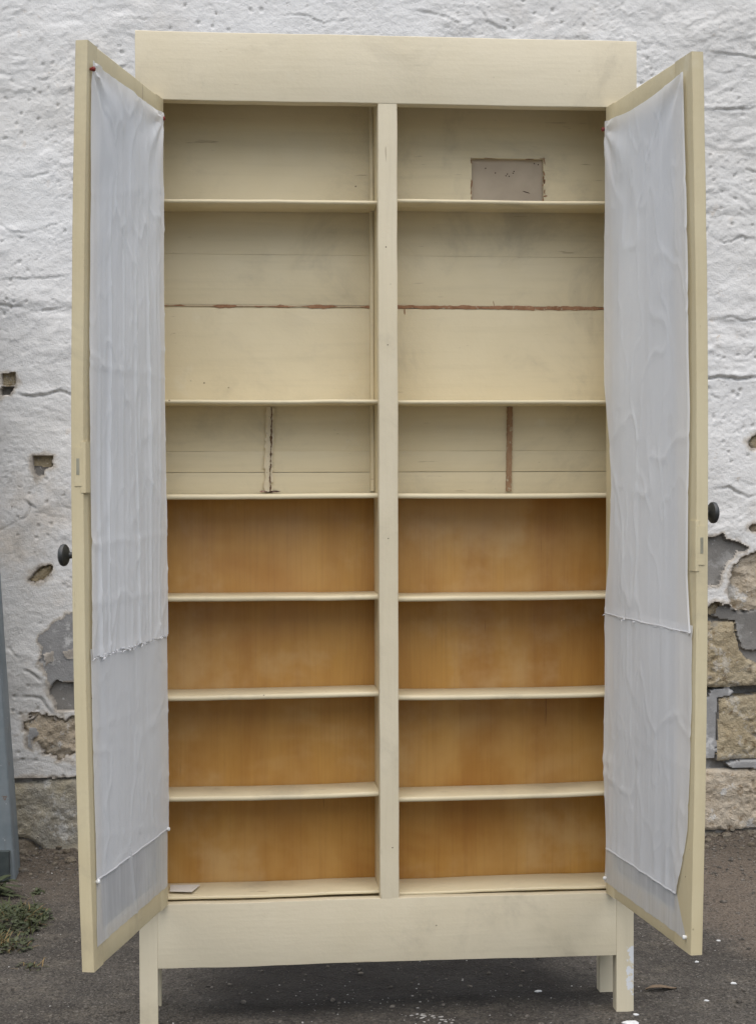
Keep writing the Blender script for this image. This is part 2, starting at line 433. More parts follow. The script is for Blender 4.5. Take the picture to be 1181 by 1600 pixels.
def lean(t): return (0, 0, 0)
board('corner_post', M['cream_v'], case, -W / 2, LP - .0001, 0, .034, -.004, ZF - .0003, axis='z', bev=.0008, wob=.0003)
board('corner_post', M['cream_splash'], case, RP + .0002, W / 2, 0, .034, -.004, ZF - .0003, axis='z', bev=.001, wob=.0003)
board('frieze_board', M['cream'], case, -W / 2 + .003, W / 2 + .006, .0, .036, ZF, H, bev=.0016, wob=.0012)
board('apron_board', M['cream'], case, LP, RP, .0004, .024, ZB, ZA, bev=.0010, wob=.0016)
board('centre_stile', M['cream_v'], case, -CH, CH, .0012, .034, ZA, ZF, axis='z', bev=.0025, wob=.0012)
board('divider_panel', M['cream_in'], case, -.018, .018, .0345, YB - .0005, ZA + .002, ZF + .06, axis='z')
board('divider_batten', M['cream_in'], case, -.0262, -.0182, .128, YB - .0008, 1.132, ZF + .05, axis='z', bev=.002)
board('side_panel', M['cream_v'], case, -W / 2 + .001, -W / 2 + .02, .0345, .174, ZB + .004, H - .003, axis='z')
board('side_panel', M['cream_v'], case, W / 2 - .02, W / 2 - .001, .0345, .174, ZB + .004, H - .003, axis='z')
board('top_panel', M['cream'], case, -W / 2 + .0205, W / 2 - .0205, .0365, .174, H - .024, H - .006)
board('back_leg', M['cream_v'], case, -.5325, -.4915, .1425, .174, -.004, ZB + .0035, axis='z')
board('back_leg', M['cream_v'], case, .4900, .5325, .1425, .174, -.004, ZB + .0035, axis='z')
board('backing_sheet', M['greyboard'], case, -W / 2 + .021, W / 2 - .021, YB + .012, YB + .015, ZB + .01, H - .03, bev=.0005)

# back: cream boards above, plywood below
x0, x1 = -W / 2 + .0205, W / 2 - .0205
for (a, b) in ((1.1180, 1.1738), (1.1748, 1.2209), (1.2210, 1.5365), (1.5435, 1.6539)):
    board('back_board', M['cream_in'], case, x0, x1, YB, YB + .0105, a, b, bev=.0004, wob=.0004)
board('gap_filler', M['cream_in'], case, x0, -.0205, YB + .0012, YB + .010, 1.5368, 1.5432, bev=.0004, wob=.0006)
# topmost board with the square-cut hole
hx0, hx1, hz1 = .203, .3645, 1.8722
xs_ = [x0, hx0, hx1, x1]; zs_ = [1.6542, 1.752, hz1, 2.07]
vb = [(x, y, z) for y in (YB, YB + .0105) for z in zs_ for x in xs_]
I = lambda k, j, i: k * 16 + j * 4 + i
fb = []
for j in range(3):
    for i in range(3):
        if (i, j) == (1, 1):
            for (p, q) in (((1, 1), (1, 2)), ((2, 1), (2, 2)), ((1, 1), (2, 1)), ((1, 2), (2, 2))):
                fb.append((I(0, p[1], p[0]), I(0, q[1], q[0]), I(1, q[1], q[0]), I(1, p[1], p[0])))
            continue
        for k in (0, 1): fb.append((I(k, j, i), I(k, j, i + 1), I(k, j + 1, i + 1), I(k, j + 1, i)))
for i in range(3):
    for j in (0, 3):
        fb.append((I(0, j, i), I(0, j, i + 1), I(1, j, i + 1), I(1, j, i)))
        fb.append((I(0, i, j), I(0, i + 1, j), I(1, i + 1, j), I(1, i, j)))
top_board = link('back_board', vb, fb, M['cream_in'], case)
patch = board('hole_patch', M['greyboard'], case, hx0 - .02, hx1 + .02, YB + .0112, YB + .0118, 1.74, hz1 + .02, bev=.0001, wob=0)
tag(patch, 'grey unpainted board showing through the cut hole')
# ragged splinters round the hole
sp = MB()
def sliver(mb, x, z, L, w, ang, y=YB - .0008):
    c, s = math.cos(ang), math.sin(ang)
    pts = [(-L / 2, -w * .2), (-L * .2, -w / 2), (L * .25, -w * .35), (L / 2, 0), (L * .2, w / 2), (-L * .3, w * .4)]
    pts = [(x + a * c - b * s, z + a * s + b * c) for a, b in pts]
    v = [(p[0], y, p[1]) for p in pts] + [(p[0], y + .0012, p[1]) for p in pts]
    n = len(pts)
    f = [tuple(range(n)), tuple(range(n, 2 * n))] + [(i, (i + 1) % n, n + (i + 1) % n, n + i) for i in range(n)]
    mb.add(v, f)
for k in range(34):
    side = random.choice('LLRRRT')
    if side == 'L': sliver(sp, hx0 + random.uniform(-.002, .002), random.uniform(1.757, 1.87), random.uniform(.006, .02), random.uniform(.001, .0026), math.pi / 2 + random.uniform(-.25, .25))
    elif side == 'R': sliver(sp, hx1 + random.uniform(-.0015, .003), random.uniform(1.757, 1.87), random.uniform(.006, .02), random.uniform(.001, .003), math.pi / 2 + random.uniform(-.25, .25))
    else: sliver(sp, random.uniform(hx0, hx1), hz1 + random.uniform(-.001, .0015), random.uniform(.008, .03), random.uniform(.0008, .0018), random.uniform(-.06, .06))
for (x, z, L, a) in ((.199, 1.772, .012, 1.2), (.197, 1.765, .016, 1.75), (.366, 1.765, .014, 1.8), (.369, 1.79, .010, .1), (.367, 1.776, .006, .6)):
    sliver(sp, x, z, L, .0035, a)
tag(link('hole_edge', sp.v, sp.f, M['raw'], top_board), kind='stuff')
def one_sliver(name, mat, parent, *a):
    mb = MB(); sliver(mb, *a); return link(name, mb.v, mb.f, mat, parent)
for (x, z) in ((.236, 1.852), (.285, 1.840), (.289, 1.835), (.282, 1.836), (.298, 1.842), (.258, 1.842), (.355, 1.862), (.346, 1.864), (.300, 1.846)):
    one_sliver('speck', M['dark'], patch, x, z, .0034, .0026, random.uniform(0, 3), YB + .0106)
one_sliver('scratch', M['dark'], patch, .328, 1.800, .018, .002, -.3, YB + .0106)
board('back_plywood', M['ply'], case, x0, x1, YB + .001, YB + .008, ZB + .02, 1.117, bev=.0004, wob=0)

# scar of a removed shelf in the paint: a ragged strip of bare wood
def scar(name, mat, xa, xb, zc, hw, seed, rough, drop=0., y=YB - .0012, vertical=False, cut=None):
    n = 160; v = []; f = []
    ts = np.linspace(0, 1, n)
    up_ = hw * (1 + rough * fbm(ts * 30, ts * 0 + seed, seed, 4)); dn = hw * (1 + rough * fbm(ts * 34, ts * 0 + seed + 9, seed + 5, 4))
    if cut is not None:
        k = np.clip(cut(ts), .04, 1.6); up_ = up_ * k; dn = dn * k
    mid = zc + drop * ts
    for i, t in enumerate(ts):
        a = xa + (xb - xa) * t
        for (yy, zz) in ((y, mid[i] + up_[i]), (y - .0006, mid[i]), (y, mid[i] - dn[i]), (YB + .004, mid[i] - dn[i]), (YB + .004, mid[i] + up_[i])):
            v.append((zz, yy, a) if vertical else (a, yy, zz))
    for i in range(n - 1):
        for j in range(5):
            f.append((i * 5 + j, i * 5 + (j + 1) % 5, i * 5 + 5 + (j + 1) % 5, i * 5 + 5 + j))
    f.append((0, 1, 2, 3, 4)); f.append(tuple((n - 1) * 5 + j for j in range(5)))
    return link(name, v, f, mat, case)
tag(scar('shelf_scar', M['raw'], .0185, .511, 1.5405, .0038, 3, .7, -.0005), 'bare brown strip where a right hand shelf was torn out')
tag(scar('shelf_scar', M['raw'], -.511, -.0265, 1.5402, .0026, 8, 1.2, 0, cut=lambda t: .15 + 1.1 * np.clip(fbm(t * 9, t * 0 + 2, 4, 3) * 2.2 + .25, 0, 1)), 'broken reddish strip where a left hand shelf was torn out')
one_sliver('splinter', M['raw'], case, .052, 1.531, .016, .003, math.pi / 2, YB - .001)
one_sliver('splinter', M['raw'], case, .252, 1.549, .014, .0014, math.pi / 2 + .2, YB - .001)

# shelves
def shelf(xa, xb, zt, th=.0112, yf=.029, tilt=0., sag=0., mat='cream_in', bow=0., nose=.0045):
    def bend(t):
        return (0, bow * math.sin(math.pi * t), tilt * (t - .5) - sag * math.sin(math.pi * t))
    return board('shelf', M[mat], case, xa, xb, yf, YB - .0012, zt - th, zt, bev=.0015, nose=nose, wob=.0012, bend=bend)
XL0, XL1, XR0, XR1 = x0 + .0005, -.0188, .0188, x1 - .0005
zL = [1.7555, 1.3295, 1.1285, .9100, .6990, .4835]
zR = [1.7605, 1.3295, 1.1270, .9060, .6915, .4735]
til = [(.002, .0), (0, .001), (.001, -.001), (-.001, .002), (.003, .002), (.002, .005)]
for i in range(6):
    th = .0085 if i < 2 else .0108
    shelf(XL0, XL1, zL[i], th, tilt=til[i][0], sag=[.0, .0005, .001, .001, .0015, .003][i])
    shelf(XR0, XR1, zR[i], th, tilt=til[i][1], sag=[.0005, .0005, .001, .0005, .0015, .002][i])
for (a, b, z, tl) in ((XL0, XL1, .2705, .002), (XR0, XR1, .2660, .004)):
    def bend(t, tl=tl): return (0, 0, tl * (t - .5) - .0025 * math.sin(math.pi * t) * (1 if a < 0 else -.4))
    board('shelf', M['cream_in'], case, a, b, .026, YB - .0012, z - .0065, z, bev=.0012, nose=.002, wob=.0015, bend=bend)
board('base_rail', M['cream_in'], case, LP + .0005, RP - .0005, .0245, .14, ZB + .03, ZA - .003, bev=.001)

# what is left of two short partitions below the second shelf
tag(scar('partition_scar', M['raw_tan'], 1.131, 1.319, .2845, .0058, 21, .18, .003, y=YB - .006, vertical=True), 'clean brown strip of bare wood left by a partition')
pl_scar = scar('partition_scar', M['torn'], 1.131, 1.319, -.2520, .0090, 33, .5, .0045, y=YB - .007, vertical=True)
tag(pl_scar, 'ragged cracked strip of torn paint left by a partition')
scar('crack', M['fissure'], 1.134, 1.318, -.2480, .0014, 41, 1.8, .0045, y=YB - .0092, vertical=True).parent = case
pc = MB()
for k in range(14): sliver(pc, -.2500 + random.uniform(-.018, .022), 1.1305 + random.uniform(0, .0025), random.uniform(.006, .018), .0022, random.uniform(-.2, .2), YB - .0075)
tag(link('paint_crumbs', pc.v, pc.f, mat_simple('pinkish_crumbs', (.42, .27, .23), (.33, .19, .16), 90, .9), case), kind='stuff')

# nail heads on the stile
nl = []
for z, dx in ((1.653, -.004), (1.445, -.001), (1.245, .001), (1.032, -.001), (.821, .001), (.368, .006)):
    v, f = lathe([(-.0002, .0013), (.0009, .0016)], (dx, .0012, z), (0, 1, 0), 10)
    link('nail', v, f, M['dark'], case)

# ------------------------------------------------------------------ doors
THL, THR, T, DW = 1.8199, 1.6696, .0235, .4903
DZ0, DZ1 = ZA + .001, ZF - .0015
BOWL, BOWR = .0135, .0105
def door_map(side):
    th, piv, bow = (THL, LP, BOWL) if side < 0 else (THR, RP, BOWR)
    c, s = math.cos(th), math.sin(th)
    def f(u, v, z):
        k = (z - (DZ0 + DZ1) / 2) / ((DZ1 - DZ0) / 2)
        v = v - bow * max(0., 1 - k * k) * max(0., u / DW) ** 1.2     # the old doors have warped
        if side < 0: return (piv + u * c + v * s, -u * s + v * c, z)
        return (piv - u * c - v * s, -u * s + v * c, z)
    return f
DM = {-1: door_map(-1), 1: door_map(1)}

def interp(tab):
    zs = np.array([p[0] for p in tab]); us = np.array([p[1] for p in tab]); o = np.argsort(zs)
    return lambda z: np.interp(z, zs[o], us[o])

for side in (-1, 1):
    dm = DM[side]
    door = empty('door', dm(0, 0, DZ0), case)
    k = dict(mapf=dm, bev=.002, wob=.0008)
    sw = .056 if side < 0 else .086
    for nm, args, ax_n in (('stile', (0, .052, 0, T, DZ0, DZ1), 'z'), ('stile', (DW - sw, DW, 0, T, DZ0, DZ1), 'z'),
                           ('rail', (.0521, DW - sw - .0001, .0005, T - .0005, DZ1 - .062, DZ1 - .0003), 'x'),
                           ('rail', (.0521, DW - sw - .0001, .0005, T - .0005, DZ0 + .0003, DZ0 + .058), 'x')):
        v, f = plank(*args, axis=ax_n, **k); link(nm, v, f, M['cream_door'], door)
    tag(door, 'left door swung wide open' if side < 0 else 'right door swung wide open')
    v, f = plank(.05, DW - sw + .002, .010, .0125, DZ0 + .056, DZ1 - .06, axis='z', mapf=dm, bev=.0002, wob=0)
    link('glass_pane', v, f, M['glass'], door)
    # rim-lock case on the meeting stile
    za, zb = (1.137, 1.230) if side < 0 else (.985, 1.080)
    v, f = plank(DW - .030, DW + .0012, T - .006, T + (.0042 if side < 0 else .0022), za, zb, axis='z', mapf=dm, bev=.002, wob=.0003)
    lk = link('lock_case', v, f, M['cream_door'], door)
    v, f = plank(DW + .0006, DW + .0017, .0065, .0215, za + .012, zb - .010, axis='z', mapf=dm, bev=.0007, wob=.0003)
    link('lock_plate', v, f, M['cream_door'], door)
    zm = (za + zb) / 2
    v, f = plank(DW + .0012, DW + .0021, .0105, .0165, zm - .014, zm + .016, axis='z', mapf=dm, bev=.0005, wob=0)
    link('latch_bolt', v, f, M['brass'], door)
    # knob on the outer face
    ku, kz = (.462, 1.022) if side < 0 else (.453, 1.094)
    p0 = Vector(dm(ku, 0, kz)); p1 = Vector(dm(ku, -.01, kz)); ax = (p1 - p0)
    prof = [(0, .0105), (.0025, .0105), (.004, .0072), (.009, .0058), (.014, .0062), (.0175, .0105), (.0195, .0165), (.0225, .0200), (.0265, .0208), (.0300, .0195), (.0330, .0150), (.0350, .0085), (.0357, .002)]
    v, f = lathe(prof, p0, ax)
    link('knob', v, f, M['knob'], door)
    for hz in (.42, 1.10, 1.80):
        c = Vector(dm(-.0025, -.0045, hz)); v, f = lathe([(-.030, .0035), (.030, .0035)], c, (0, 0, 1), 12)
        link('hinge', v, f, M['brass'], door)

# ------------------------------------------------------------------ curtains
def cloth_sheet(dm, z0, z1, uh, uf, hfun, nu=110, nz=None, ragged=0., top_sag=0., seed=1, thick=.0009):
    nz = nz or max(12, int((z1 - z0) / .006))
    U, Zt = np.meshgrid(np.linspace(0, 1, nu), np.linspace(0, 1, nz))
    rag = ragged * fbm(U * 26, U * 0 + seed, seed, 4)
    Z = z0 + rag * (1 - Zt) ** 6 + (z1 - z0 - top_sag * np.sin(np.pi * U) * Zt ** 8) * Zt
    a = uh(Z); b = uf(Z)
    UU = a + (b - a) * U
    Vv = hfun(UU, Z)
    front = [dm(float(u), float(v), float(z)) for u, v, z in zip(UU.ravel(), Vv.ravel(), Z.ravel())]
    back = [dm(float(u), float(v) - thick, float(z)) for u, v, z in zip(UU.ravel(), Vv.ravel(), Z.ravel())]
    N = nu * nz; f = []
    for i in range(nz - 1):
        for j in range(nu - 1):
            q = (i * nu + j, i * nu + j + 1, (i + 1) * nu + j + 1, (i + 1) * nu + j)
            f.append(q)
    return front, f

def ridge(x, c, w): return np.exp(-((x - c) / w) ** 2)
def pleats(u, z, cs, amp, w, zfade):
    h = 0
    for i, c in enumerate(cs):
        wav = c + .006 * np.sin(z * 3 + i * 1.7) + .003 * np.sin(z * 9 + i)
        h = h + amp * (.6 + .4 * np.sin(i * 2.3 + z * 4)) * ridge(u, wav, w)
    return h * zfade
def creases(u, z, zs, slope=0., amp=.0022):
    h = 0
    for i, c in enumerate(zs):
        d = z - (c + slope * (u - .25) + .004 * fbm(u * 9, u * 0 + i, 3 + i, 3))
        h = h + amp * .55 * np.exp(-np.abs(d) / .0045)
    return h
def crumple(u, z, su, sz, seed, amp):
    a = fbm(u * su + .6 * fbm(u * 5, z * 4, seed + 9, 2), z * sz, seed, 3); b = fbm(u * su * 1.7 + z * 3, z * sz * 1.5 - u * 4, seed + 4, 3)
    return amp * (np.exp(-np.abs(a) / .035) + .7 * np.exp(-np.abs(b) / .03))
def tension(u, z, pu, pz, n, amp, spread):
    """small folds fanning out from a pin"""
    dx = u - pu; dz = z - pz; r = np.hypot(dx, dz); a = np.arctan2(dx, -dz)
    return amp * np.sin(a * n) * np.exp(-r / spread) * sstep(.005, .03, r)

def tack(cur, dm, u, z, mat, r=.0052, v=.0075, name='tack'):
    p0 = Vector(dm(u, T + v, z)); ax = Vector(dm(u, T + v + .01, z)) - p0
    vv, ff = lathe([(-.009, r * .35), (0, r), (.0015, r), (.003, r * .72), (.0036, r * .2)], p0, ax, 14)
    link(name, vv, ff, mat, cur)

for side in (-1, 1):
    dm = DM[side]
    if side < 0:
        ufA = interp([(1.925, .478), (1.6, .474), (1.29, .470), (1.0, .468), (.80, .474)])
        uhA = interp([(1.925, .024), (1.6, .025), (1.33, .022), (1.03, .014), (.80, .008)])
        ufB = interp([(.90, .472), (.75, .470), (.516, .468), (.40, .466)]); uhB = interp([(.90, .012), (.645, .002), (.55, -.003), (.40, .002)])
        ufC = interp([(.45, .464), (.34, .470), (.28, .474)]); uhC = interp([(.45, .006), (.28, .012)])
        def hA(u, z):
            f = sstep(1.85, 1.3, z)
            h = T + .0055 + .0040 * fbm(u * 12, z * 1.3, 5, 4) + (.0004 + .0010 * f) * fbm(u * 50, z * 2.2, 9, 3)
            h = h + pleats(u, z, (.062, .13, .205, .288, .372, .425), .0046, .0055, .1 + .9 * f)
            h = h + creases(u, z, (1.372, 1.044, .931), 0, .0022) + creases(u, z, (1.722,), -.19, .0012)
            h = h + tension(u, z, .478, 1.908, 9, .0035, .13) + tension(u, z, .026, 1.908, 9, .0035, .13)
            h = h + .004 * ridge(u, .23 + .25 * (z - 1.8), .035) * sstep(1.55, 1.8, z) + .0045 * fbm(u * 6 + z * 2, z * 5, 77, 3) * sstep(1.35, 1.7, z)
            h = h + crumple(u, z, 7, 4, 91, .0020)
            return np.maximum(h, T + .0018)
        def hB(u, z):
            h = T + .0028 + crumple(u, z, 6, 5, 93, .0014) + .0020 * fbm(u * 12, z * 2.0, 15, 4) + .0006 * fbm(u * 40, z * 5, 19, 3) + creases(u, z, (.70,), .02, .0012) + creases(u, z, (.47,), .16, .0012)
            return np.maximum(h, T + .0012)
        zA, zBh, zC, ragA = (.832, 1.922), (.421, .850), (.302, .440), .006
        lab = 'long white cotton curtain with pleats and a frayed edge pinned inside the left door'
        tacks = ((.476, 1.906, 'red'), (.026, 1.910, 'red'), (.462, .420, 'white'), (.010, .423, 'white'))
    else:
        ufA = interp([(1.93, .462), (1.80, .464), (1.70, .470), (1.54, .474), (1.40, .470), (1.29, .474), (1.10, .464), (.976, .462), (.90, .474), (.86, .482)])
        uhA = interp([(1.93, .006), (1.75, .004), (1.586, -.004), (1.364, -.002), (1.28, .020), (1.224, .040), (1.142, .048), (.977, .030), (.906, .006), (.86, .002)])
        ufB = interp([(.90, .482), (.80, .476), (.74, .479), (.60, .474), (.492, .468), (.42, .442), (.34, .408)]); uhB = interp([(.90, .004), (.70, .002), (.554, -.004), (.40, .008), (.34, .012)])
        ufC = interp([(.40, .412), (.36, .414), (.32, .440), (.283, .470)]); uhC = interp([(.40, .004), (.283, -.006)])
        def hA(u, z):
            h = T + .0055 + .0038 * fbm(u * 8, z * 1.0, 45, 4) + .0005 * fbm(u * 40, z * 2.2, 49, 3)
            h = h + pleats(u, z, (.10, .26), .0012, .012, .6)
            h = h + tension(u, z, .462, 1.925, 8, .004, .18) + tension(u, z, .006, 1.905, 8, .0035, .15)
            h = h + .0035 * ridge(u, ufA(z) - .006, .005)            # the rolled free edge
            h = h + crumple(u, z, 5, 3, 95, .0018)
            return np.maximum(h, T + .0018)
        def hB(u, z):
            h = T + .0030 + crumple(u, z, 6, 5, 97, .0015) + .0024 * fbm(u * 13, z * 1.6, 55, 4) + .001 * fbm(u * 60, z * 4, 59, 3) + creases(u, z, (.62,), -.05, .0012)
            h = h + .002 * ridge(z, .55, .012) * sstep(.10, .02, u) + .002 * ridge(z, .52, .010) * sstep(.10, .02, u)
            return np.maximum(h, T + .0014)
        zA, zBh, zC, ragA = (.866, 1.924), (.357, .882), (.283, .384), .004
        lab = 'smoother white cotton curtain with a wavy cream-revealing edge pinned inside the right door'
        tacks = ((.004, 1.908, 'red'), (.003, .292, 'white'), (.466, .288, 'white'))
    v, f = cloth_sheet(dm, zA[0], zA[1], uhA, ufA, hA, ragged=ragA, top_sag=.004 if side < 0 else .012, seed=3 + side)
    cur = link('curtain', v, f, M['cloth'], None)
    tag(cur, lab, 'curtain', 'curtains pinned inside the cupboard doors')
    v, f = cloth_sheet(dm, zBh[0], zBh[1], uhB, ufB, hB, seed=13 + side, ragged=.0015)
    link('lower_cloth', v, f, M['cloth2'], cur)
    hC = lambda u, z: T + .0012 + np.maximum(.0018 * fbm(u * 14, z * 9, 71 + side, 3), -.0005) + .003 * ridge(u, .235 + .3 * (z - .33), .006) * (side < 0)
    v, f = cloth_sheet(dm, zC[0], zC[1], uhC, ufC, hC, seed=23 + side, ragged=.002)
    link('sheer_cloth', v, f, M['sheer'], cur)
    # frayed hem threads
    th = MB()
    for (zz, uh_, uf_, hh, n) in ((zA[0], uhA, ufA, hA, 70 if side < 0 else 6), (zBh[0], uhB, ufB, hB, 0)):
        for k in range(n):
            t = random.random(); u = float(uh_(zz) + (uf_(zz) - uh_(zz)) * t); z = zz + random.uniform(-.003, .004)
            vv = float(hh(np.array(u), np.array(max(z, zz)))) + .0008
            du = random.uniform(.004, .014) * random.choice((-1, 1)); dz = random.uniform(-.005, .003); r = random.uniform(.0004, .0008)
            a = Vector(dm(u, vv, z)); b = Vector(dm(u + du * .5, vv + .001, z + dz * .3)); c = Vector(dm(u + du, vv + .0006, z + dz))
            pts = []
            for q in (a, b, c):
                pts += [q + Vector((0, 0, r)), q + Vector((r, -r, 0)), q + Vector((-r, -r, -r))]
            ff = []
            for s in range(2):
                for j in range(3): ff.append((s * 3 + j, s * 3 + (j + 1) % 3, s * 3 + 3 + (j + 1) % 3, s * 3 + 3 + j))
            th.add([tuple(p) for p in pts], ff)
    tag(link('frayed_threads', th.v, th.f, M['thread'], cur), kind='stuff')
    def hem(mb, uh_, uf_, zz, hh, w=.0013, y=.0012, n=60):
        vs = []; fs = []
        for i in range(n):
            t = i / (n - 1); u = float(uh_(zz) + (uf_(zz) - uh_(zz)) * t); z = zz + .0012 * math.sin(t * 21) * .6
            vv = float(hh(np.array(u), np.array(zz)))
            for k in range(6):
                a = k * math.pi / 3; vs.append(dm(u, vv + y * .5 + y * math.cos(a) * .5, z + w * math.sin(a)))
        for i in range(n - 1):
            for k in range(6): fs.append((i * 6 + k, i * 6 + (k + 1) % 6, i * 6 + 6 + (k + 1) % 6, i * 6 + 6 + k))
        mb.add(vs, fs)
    for q in ([(uhB, ufB, zBh[0] + .002, hB)] + ([(uhA, ufA, zA[0] + .002, hA, .0009)] if side > 0 else [])):
        hm = MB(); hem(hm, *q); link('hem', hm.v, hm.f, M['cloth'], cur)
    for (u, z, mt) in tacks: tack(cur, dm, u, z, M[mt], *((.0046, .0075) if mt == 'red' else (.0044, .0042)))

# scrap of paper on the bottom shelf
PZ = .2738
pv = [(-.470, .112, PZ), (-.405, .104, PZ + .0006), (-.422, .040, PZ + .0012), (-.470, .052, PZ + .0004)]
pv = pv + [(p[0], p[1], p[2] - .0007) for p in pv]
tag(link('paper_scrap', pv, [(0, 1, 2, 3), (4, 5, 6, 7), (0, 1, 5, 4), (1, 2, 6, 5), (2, 3, 7, 6), (3, 0, 4, 7)], M['paper'], None, smooth=False),
    'small flat scrap of pale paper in the left corner of the bottom shelf', 'paper')

# ------------------------------------------------------------------ the wall behind
WY = 1.70
HM = (0.00196484, -7.50668e-06, -1.01831, -4.76949e-05, -0.00196963, 2.62672, -3.54228e-05, -7.92876e-06)
def wp(px, py):      # measured position on the wall's face (x, z) in metres
    d = HM[6] * px + HM[7] * py + 1
    return ((HM[0] * px + HM[1] * py + HM[2]) / d, (HM[3] * px + HM[4] * py + HM[5]) / d)

def axis_coords(a, b, step, lo, hi):
    fine = np.arange(a, b + step / 2, step); left = []; x = a; s = step
    while x > lo: s = min(s * 1.35, .6); x -= s; left.append(x)
    right = []; x = fine[-1]; s = step
    while x < hi: s = min(s * 1.35, .6); x += s; right.append(x)
    return np.array(left[::-1] + fine.tolist() + right)
gx = axis_coords(-1.22, 1.62, .004, -7, 7); gz = axis_coords(-.06, 2.80, .004, -.3, 3.6)
X, Z = np.meshgrid(gx, gz)

def sdist(poly, PX, PZ):
    """signed distance (inside positive)"""
    P = np.array(poly); n = len(P)
    d = np.full(PX.shape, 1e9); ins = np.zeros(PX.shape, bool)
    for i in range(n):
        a = P[i]; b = P[(i + 1) % n]; e = b - a
        wx = PX - a[0]; wz = PZ - a[1]
        t = np.clip((wx * e[0] + wz * e[1]) / (e @ e + 1e-12), 0, 1)
        d = np.minimum(d, np.hypot(wx - e[0] * t, wz - e[1] * t))
        c = ((a[1] <= PZ) & (b[1] > PZ)) | ((b[1] <= PZ) & (a[1] > PZ))
        with np.errstate(divide='ignore', invalid='ignore'):
            xi = a[0] + (PZ - a[1]) / (b[1] - a[1] + 1e-15) * (b[0] - a[0])
        ins ^= c & (PX < xi)
    return np.where(ins, d, -d)

# --- plaster relief
dwx = X + .05 * fbm(X * 4, Z * 4, 301, 3); dwz = Z + .05 * fbm(X * 4, Z * 4, 302, 3)
soft = .35 + .65 * sstep(-.15, .35, fbm(X * 1.7, Z * 2.0, 110, 3))      # some areas trowelled smooth, some left lumpy
h = .022 + .010 * fbm(X * 2.1, Z * 2.6, 101, 3) + .0026 * fbm(dwx * 8, dwz * 9, 102, 4) * (.5 + .5 * soft) + .0014 * soft * fbm(dwx * 34, dwz * 38, 103, 4) + .0008 * fbm(X * 110, Z * 110, 104, 2) + .0034 * soft * np.abs(fbm(dwx * 13, dwz * 16, 106, 4)) + .0042 * sstep(.05, .45, fbm(dwx * 5, dwz * 7, 107, 4))
for (sc, thr, amp, sd) in ((5.5, .10, .0042, 201), (9, .14, .0036, 205), (15, .18, .0026, 209), (7, -.22, .0032, 213), (24, .2, .0018, 217)):
    q = fbm(dwx * sc * .7, dwz * sc * 1.3, sd, 5)
    h = h + amp * .42 * soft * sstep(thr - .02, thr + .02, q) * (1 - .55 * sstep(thr, thr + .4, q))
pit = cells(dwx * 17, dwz * 17, 401); h = h - .006 * sstep(.11, .05, pit) * sstep(.02, .2, fbm(X * 3, Z * 3, 402, 2))
pit2 = cells(dwx * 46, dwz * 46, 411); h = h - .0025 * sstep(.20, .08, pit2) * sstep(.1, .3, fbm(X * 5, Z * 5, 412, 2))
# courses of the blocks telegraphing through
for (pz, amp) in ((150, .0025), (330, .003), (480, .003), (600, .003), (772, .0025), (860, .002), (30, .002)):
    zc = wp(600, pz)[1] + .02 * fbm(X * 2.2, X * 0 + pz, 500 + pz, 4)
    d = Z - zc
    h = h + amp * np.exp(-np.maximum(d, 0) / .05) * (d > 0) * sstep(0, .006, d) - amp * .5 * ridge(d, -.012, .016) if False else h + amp * sstep(-.1, .3, fbm(X * 1.3, Z * 2 + pz, 520 + pz, 2)) * (np.exp(-np.maximum(d, 0) / .05) * sstep(-.012, .014, d) - .4 * ridge(d, -.014, .02))

# --- cracks and lips (polylines; depth, half-width, lip)
def polyline(pts, depth, wid, lip, jit=.006, broken=False):
    global h
    P = [wp(*p) for p in pts]
    xs = [p[0] for p in P]; zs = [p[1] for p in P]
    i0, i1 = np.searchsorted(gx, min(xs) - .08), np.searchsorted(gx, max(xs) + .08)
    k0, k1 = np.searchsorted(gz, min(zs) - .08), np.searchsorted(gz, max(zs) + .08)
    if i1 <= i0 or k1 <= k0: return
    sx = X[k0:k1, i0:i1]; sz = Z[k0:k1, i0:i1]
    jx = sx + jit * fbm(sx * 40, sz * 40, 601, 3); jz = sz + jit * fbm(sx * 40, sz * 40, 602, 3)
    best = np.full(sx.shape, 1e9); above = np.zeros(sx.shape); tt = np.zeros(sx.shape)
    n = len(P) - 1
    for i in range(n):
        a = np.array(P[i]); e = np.array(P[i + 1]) - a
        wx = jx - a[0]; wz = jz - a[1]
        t = np.clip((wx * e[0] + wz * e[1]) / (e @ e + 1e-12), 0, 1)
        d = np.hypot(wx - e[0] * t, wz - e[1] * t); m = d < best
        best = np.where(m, d, best); above = np.where(m, wz - e[1] * t, above); tt = np.where(m, (i + t) / n, tt)
    env = np.clip(np.minimum(tt, 1 - tt) * 6, .15, 1)
    hh = h[k0:k1, i0:i1]
    if broken: env = env * np.clip(.35 + 1.3 * fbm(sx * 18, sz * 18, 640, 2), .05, 1)
    else: env = env * np.clip(.75 + 1.1 * fbm(sx * 14, sz * 14, 640, 3), .25, 1.2)
    hh = hh + .6 * lip * env * np.exp(-best / .014) * (above > 0) - .75 * depth * env * np.exp(-(best / (wid * .8)) ** 2)
    h[k0:k1, i0:i1] = hh

